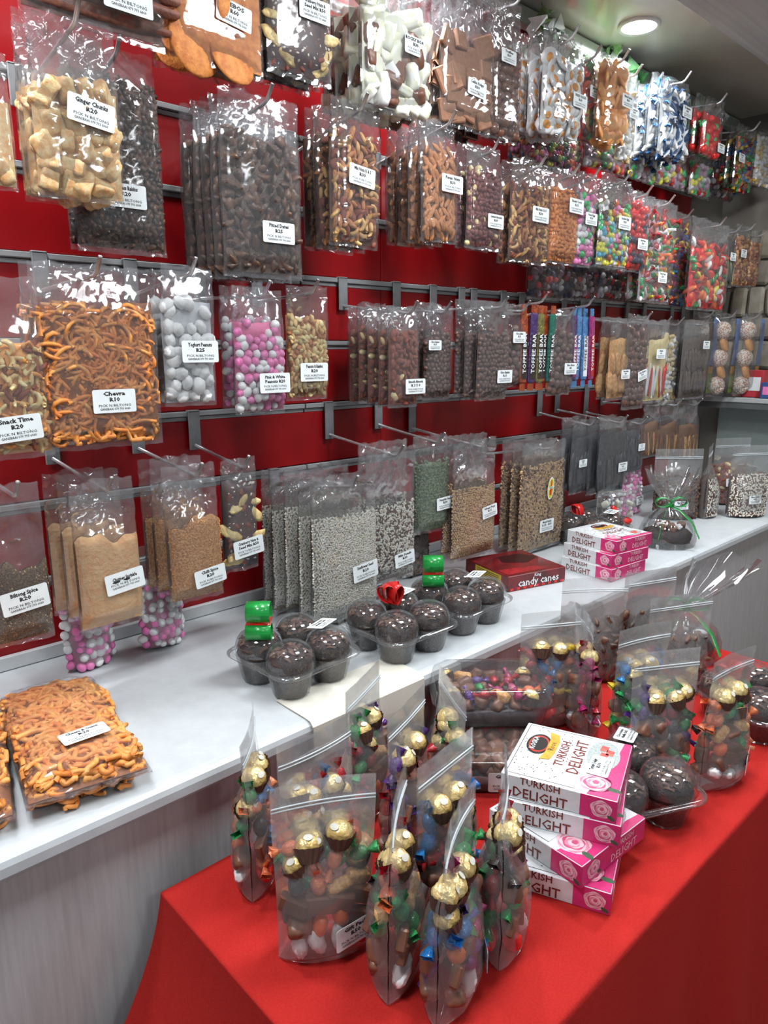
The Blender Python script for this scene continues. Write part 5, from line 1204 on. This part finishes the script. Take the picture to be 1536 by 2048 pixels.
fill_pouch('sugar_peanut_pouch', 'pouch of pink and white sweets standing under the chilli crumbs', 'pinkwhite', .672, -.105, .851, 10, .105, .235, .07, 35, .66)
fill_pouch('sugar_peanut_pouch', 'pouch of pink and white sweets at the back of the worktop', 'pinkwhite', 2.60, -.16, .851, -6, .24, .27, .09, 36, .66, (('Pink & White',), 'R50', .05, .06))
fill_pouch('seed_pouch', 'wide pouch of mixed seeds at the right end of the worktop', 'mixseeds', 2.935, -.505, .851, -32, .175, .28, .10, 37, .60, (('Mixed Seeds',), 'R50', .0, .075))
fill_pouch('seed_pouch', 'slim pouch of mixed seeds beside the cellophane gift', 'mixseeds', 2.83, -.395, .851, 18, .16, .28, .09, 38, .56)
fill_pouch('dried_fruit_pouch', 'pouch of black dried fruit behind the cellophane gift', 'raisins', 2.70, -.33, .851, -40, .19, .27, .10, 39, .66, (('Mixed Fruit',), 'R50', .0, .06))
fill_pouch('almond_pouch', 'pouch of brown almonds behind the mixed seed pouches', 'almonds', 3.12, -.36, .851, -30, .17, .28, .09, 40, .62, (('Almonds',), 'R90', -.02, .10))
fill_pouch('dark_fruit_pouch', 'pouch of dark fruit standing under the pumpkin seeds', 'raisins', 1.44, -.13, .851, 0, .13, .25, .07, 41, .66)
fill_pouch('dark_fruit_pouch', 'pouch of dark fruit under the liquorice strips', 'raisins', 2.14, -.12, .851, -10, .17, .26, .07, 42, .62)

# lying noodle bags on the worktop
def lying_bag(label, x, y, rotz, w, h, t, seed, lab):
    o = thing('noodle_bag', label, 'snack bag', (x, y, .852 + t * .5), group='noodle bags lying on the worktop', rot=(-PI / 2 + PI, 0, 0))
    o.rotation_euler = (-PI / 2, 0, rotz)
    bag_film(w, h, t, .93, seed, .8).obj('film', FILM2, o)
    b = bag_bulk(w, h, t, .90, seed, .012); nn = noodles(w, h, t, .90, seed, int(w * h / .00010), .0042)
    mb = MB(); mb.add(np.concatenate(nn.v), nn.f, nn.m); mb.add(np.concatenate(b.v), b.f, 2)
    mb.obj('noodles', [NOODO, NOOD, MATS['noodle_gap_shade']], o)['kind'] = 'stuff'
    if lab: add_label(o, lab[0], lab[1], (lab[2], -t / 2 - .006, lab[3]), (PI / 2, lab[4], 0), .07, .037)
    return o
lying_bag('thick bag of orange cheese noodles lying flat on the worktop', .322, -.590, math.radians(-10), .170, .375, .062, 71, (('Cheese & Onion',), 'R20', .012, .10, -.15))
lying_bag('bag of orange noodles lying at the left frame edge', .150, -.560, math.radians(-14), .150, .32, .055, 72, None)

# ------------------------------------------------------------------ clear tubs of sweets
def tub(label, x, y, z, rotdeg, L, Wd, H, seed, lab=None, rich=True):
    o = thing('sweet_tub', label, 'plastic tub', (x, y, z), math.radians(rotdeg), 'clear rectangular tubs of sweets')
    R = lambda k, zz, dz=0: [(px * k, py * k, zz) for px, py in rrect(L, Wd, .03, 6)]
    MB().add(*loft([R(.80, .0005), R(.84, .001), R(.88, .008), R(.95, H * .55), R(.965, H * .60)], True)).obj('base', TUB, o)
    MB().add(*loft([R(.985, H * .58), R(1.0, H * .585), R(1.0, H * .635), R(.985, H * .65), R(.955, H * .93), R(.93, H * .985), R(.89, H)], False, True)).obj('lid', TUB, o)
    rg = random.Random(seed)
    MB().add(*loft([[(px * .86, py * .86, zz) for px, py in rrect(L, Wd, .03, 6)] for zz in (.003, H * .40)], True, True)).obj('chocolate_base', pm('dark_sweets', sr(52, 44, 50), sr(34, 28, 34), 60, .4, bump=.6, bscale=70), o)
    for i in range(6):
        for j in range(4):
            xx = (-1 + 2 * (i + .5) / 6) * L * .40; yy = (-1 + 2 * (j + .5) / 4) * Wd * .38
            for k, zz in enumerate((H * .48, H * .68)):
                p = (xx + rg.uniform(-.005, .005), yy + rg.uniform(-.005, .005), zz + rg.uniform(-.004, .004)); r = (rg.uniform(0, 6.28), rg.uniform(-.5, .5), rg.uniform(0, 6.28)); q = rg.random()
                if not rich: link('chocolate_lump', CD, o, p, r)
                elif k == 0 and q < .6: link('chocolate_lump', CD, o, p, r)
                elif (i in (0, 5)) and j in (0, 3): gold(o, p, (rg.uniform(-.9, 0), 0, rg.uniform(-1, 1)))
                elif q < .2: link('nut_bar', NB, o, p, (0, 0, r[2]), .6)
                elif k == 1 and q < .75: link('wrapped_sweet', SW[rg.choice(['purple', 'red', 'orange', 'magenta', 'green'])], o, p, r, .85)
                else: link('chocolate_lump', CD, o, p, r)
    if lab: add_label(o, ('Gift Pack',), 'R90', *lab)
    return o
tub('clear tub of sweets on top, gold ball at its corner', 1.085, -.700, TZ + .0675, -42, .240, .165, .082, 81)
tub('dark clear tub under the sweet tub, sticker on its end', 1.000, -.775, TZ + .0005, -44, .235, .165, .066, 82, ((.02, -.0835, .030), (PI / 2 - .1, 0, 0), .066, .036), False)

# ------------------------------------------------------------------ cellophane gifts tied with green ribbon
def cello_gift(label, x, y, z, rotdeg, s, seed, tipx, tipy):
    o = thing('cellophane_gift', label, 'gift parcel', (x, y, z), math.radians(rotdeg), 'cellophane parcels tied with green ribbon')
    rg = random.Random(seed); n = 40
    prof = [(.088, .0), (.094, .02), (.092, .05), (.078, .085), (.045, .115), (.012, .132), (.012, .140), (.035, .165), (.065, .205), (.085, .25)]
    ph = [rg.uniform(0, 6.28) for _ in range(5)]; rings = []
    for i, (r, zz) in enumerate(prof):
        ring = []
        for k in range(n):
            a = 2 * PI * k / n; pl = 1 + (.05 + .05 * i / 9 + (.10 if i > 3 else 0)) * (math.sin(a * 9 + ph[0]) * .6 + math.sin(a * 14 + ph[1] + i * .4) * .4)
            fl = .45 if i > 6 else .85
            t = max(0, (zz - .13)) ; ring.append(((r * pl * math.cos(a) + tipx * t) * s, (r * pl * fl * math.sin(a) + tipy * t) * s, (zz + (.02 * math.sin(a * 3 + ph[2]) if i == 9 else 0)) * s + .001))
        rings.append(ring)
    MB().add(*loft(rings, True)).obj('film', CELLO, o)
    MB().add(*chunk(.12 * s, 3, (1.15, .9, .42), 2), 0, TM((0, 0, .032 * s))).obj('chocolate_cake', CAKE, o)
    for k in range(14):
        a = rg.uniform(0, 6.28); r = .05 * s * math.sqrt(rg.random())
        link('chocolate_lump' if k % 3 else 'white_jelly', CD if k % 3 else JW, o, (r * math.cos(a), r * math.sin(a) * .8, .062 * s + rg.uniform(0, .012)), (rg.uniform(0, 6), 0, rg.uniform(0, 6)), .85)
    zk = .136 * s
    for sg in (-1, 1):
        MB().add(*strip([(0, 0, zk)] + [(sg * (.028 + .026 * math.cos(q)) * s, -.01 * s, zk + (.012 + .016 * math.sin(q)) * s) for q in np.linspace(PI, -PI + .2, 12)] + [(0, 0, zk)], (0, 1, .2), .012)).obj('ribbon_loop', RIBG, o)
        MB().add(*strip([(0, 0, zk), (sg * .022 * s, -.03 * s, zk - .012 * s), (sg * .05 * s, -.065 * s, zk - .045 * s), (sg * .068 * s, -.088 * s, zk - .095 * s)], (.6, .8, .2), .013)).obj('ribbon_tail', RIBG, o)
    MB().add(*blob(.011 * s, .011 * s, .009 * s, 1), 0, TM((0, -.004, zk))).obj('ribbon_knot', RIBG, o)
    return o
cello_gift('cellophane parcel with green bow on the worktop by the seed pouches', 2.30, -.49, .851, -40, 1.0, 91, .1, .2)
cello_gift('cellophane parcel with green bow on the cloth behind the pouches', 1.79, -.79, TZ + .001, -50, 1.0, 92, .9, .3)
# pale foam sweets pack behind the pink boxes
fp = thing('foam_sweet_pack', 'clear pack of pale yellow foam sweets behind the pink boxes', 'snack pack', (2.30, -.30, .852), -.5)
bag_film(.16, .16, .05, .85, 505, .8).obj('film', CELLO, fp)
for k in range(9): link('foam_sweet', piece_mesh('nougat', k % 2, 0), fp, (-.05 + .05 * (k % 3), -.006, .03 + .04 * (k // 3)), (k, k * 2, k * 3), .55)
for k in range(2): link('red_jelly', JR, fp, (.03 - .05 * k, -.02, .05 + .04 * k), (1, k, 0))
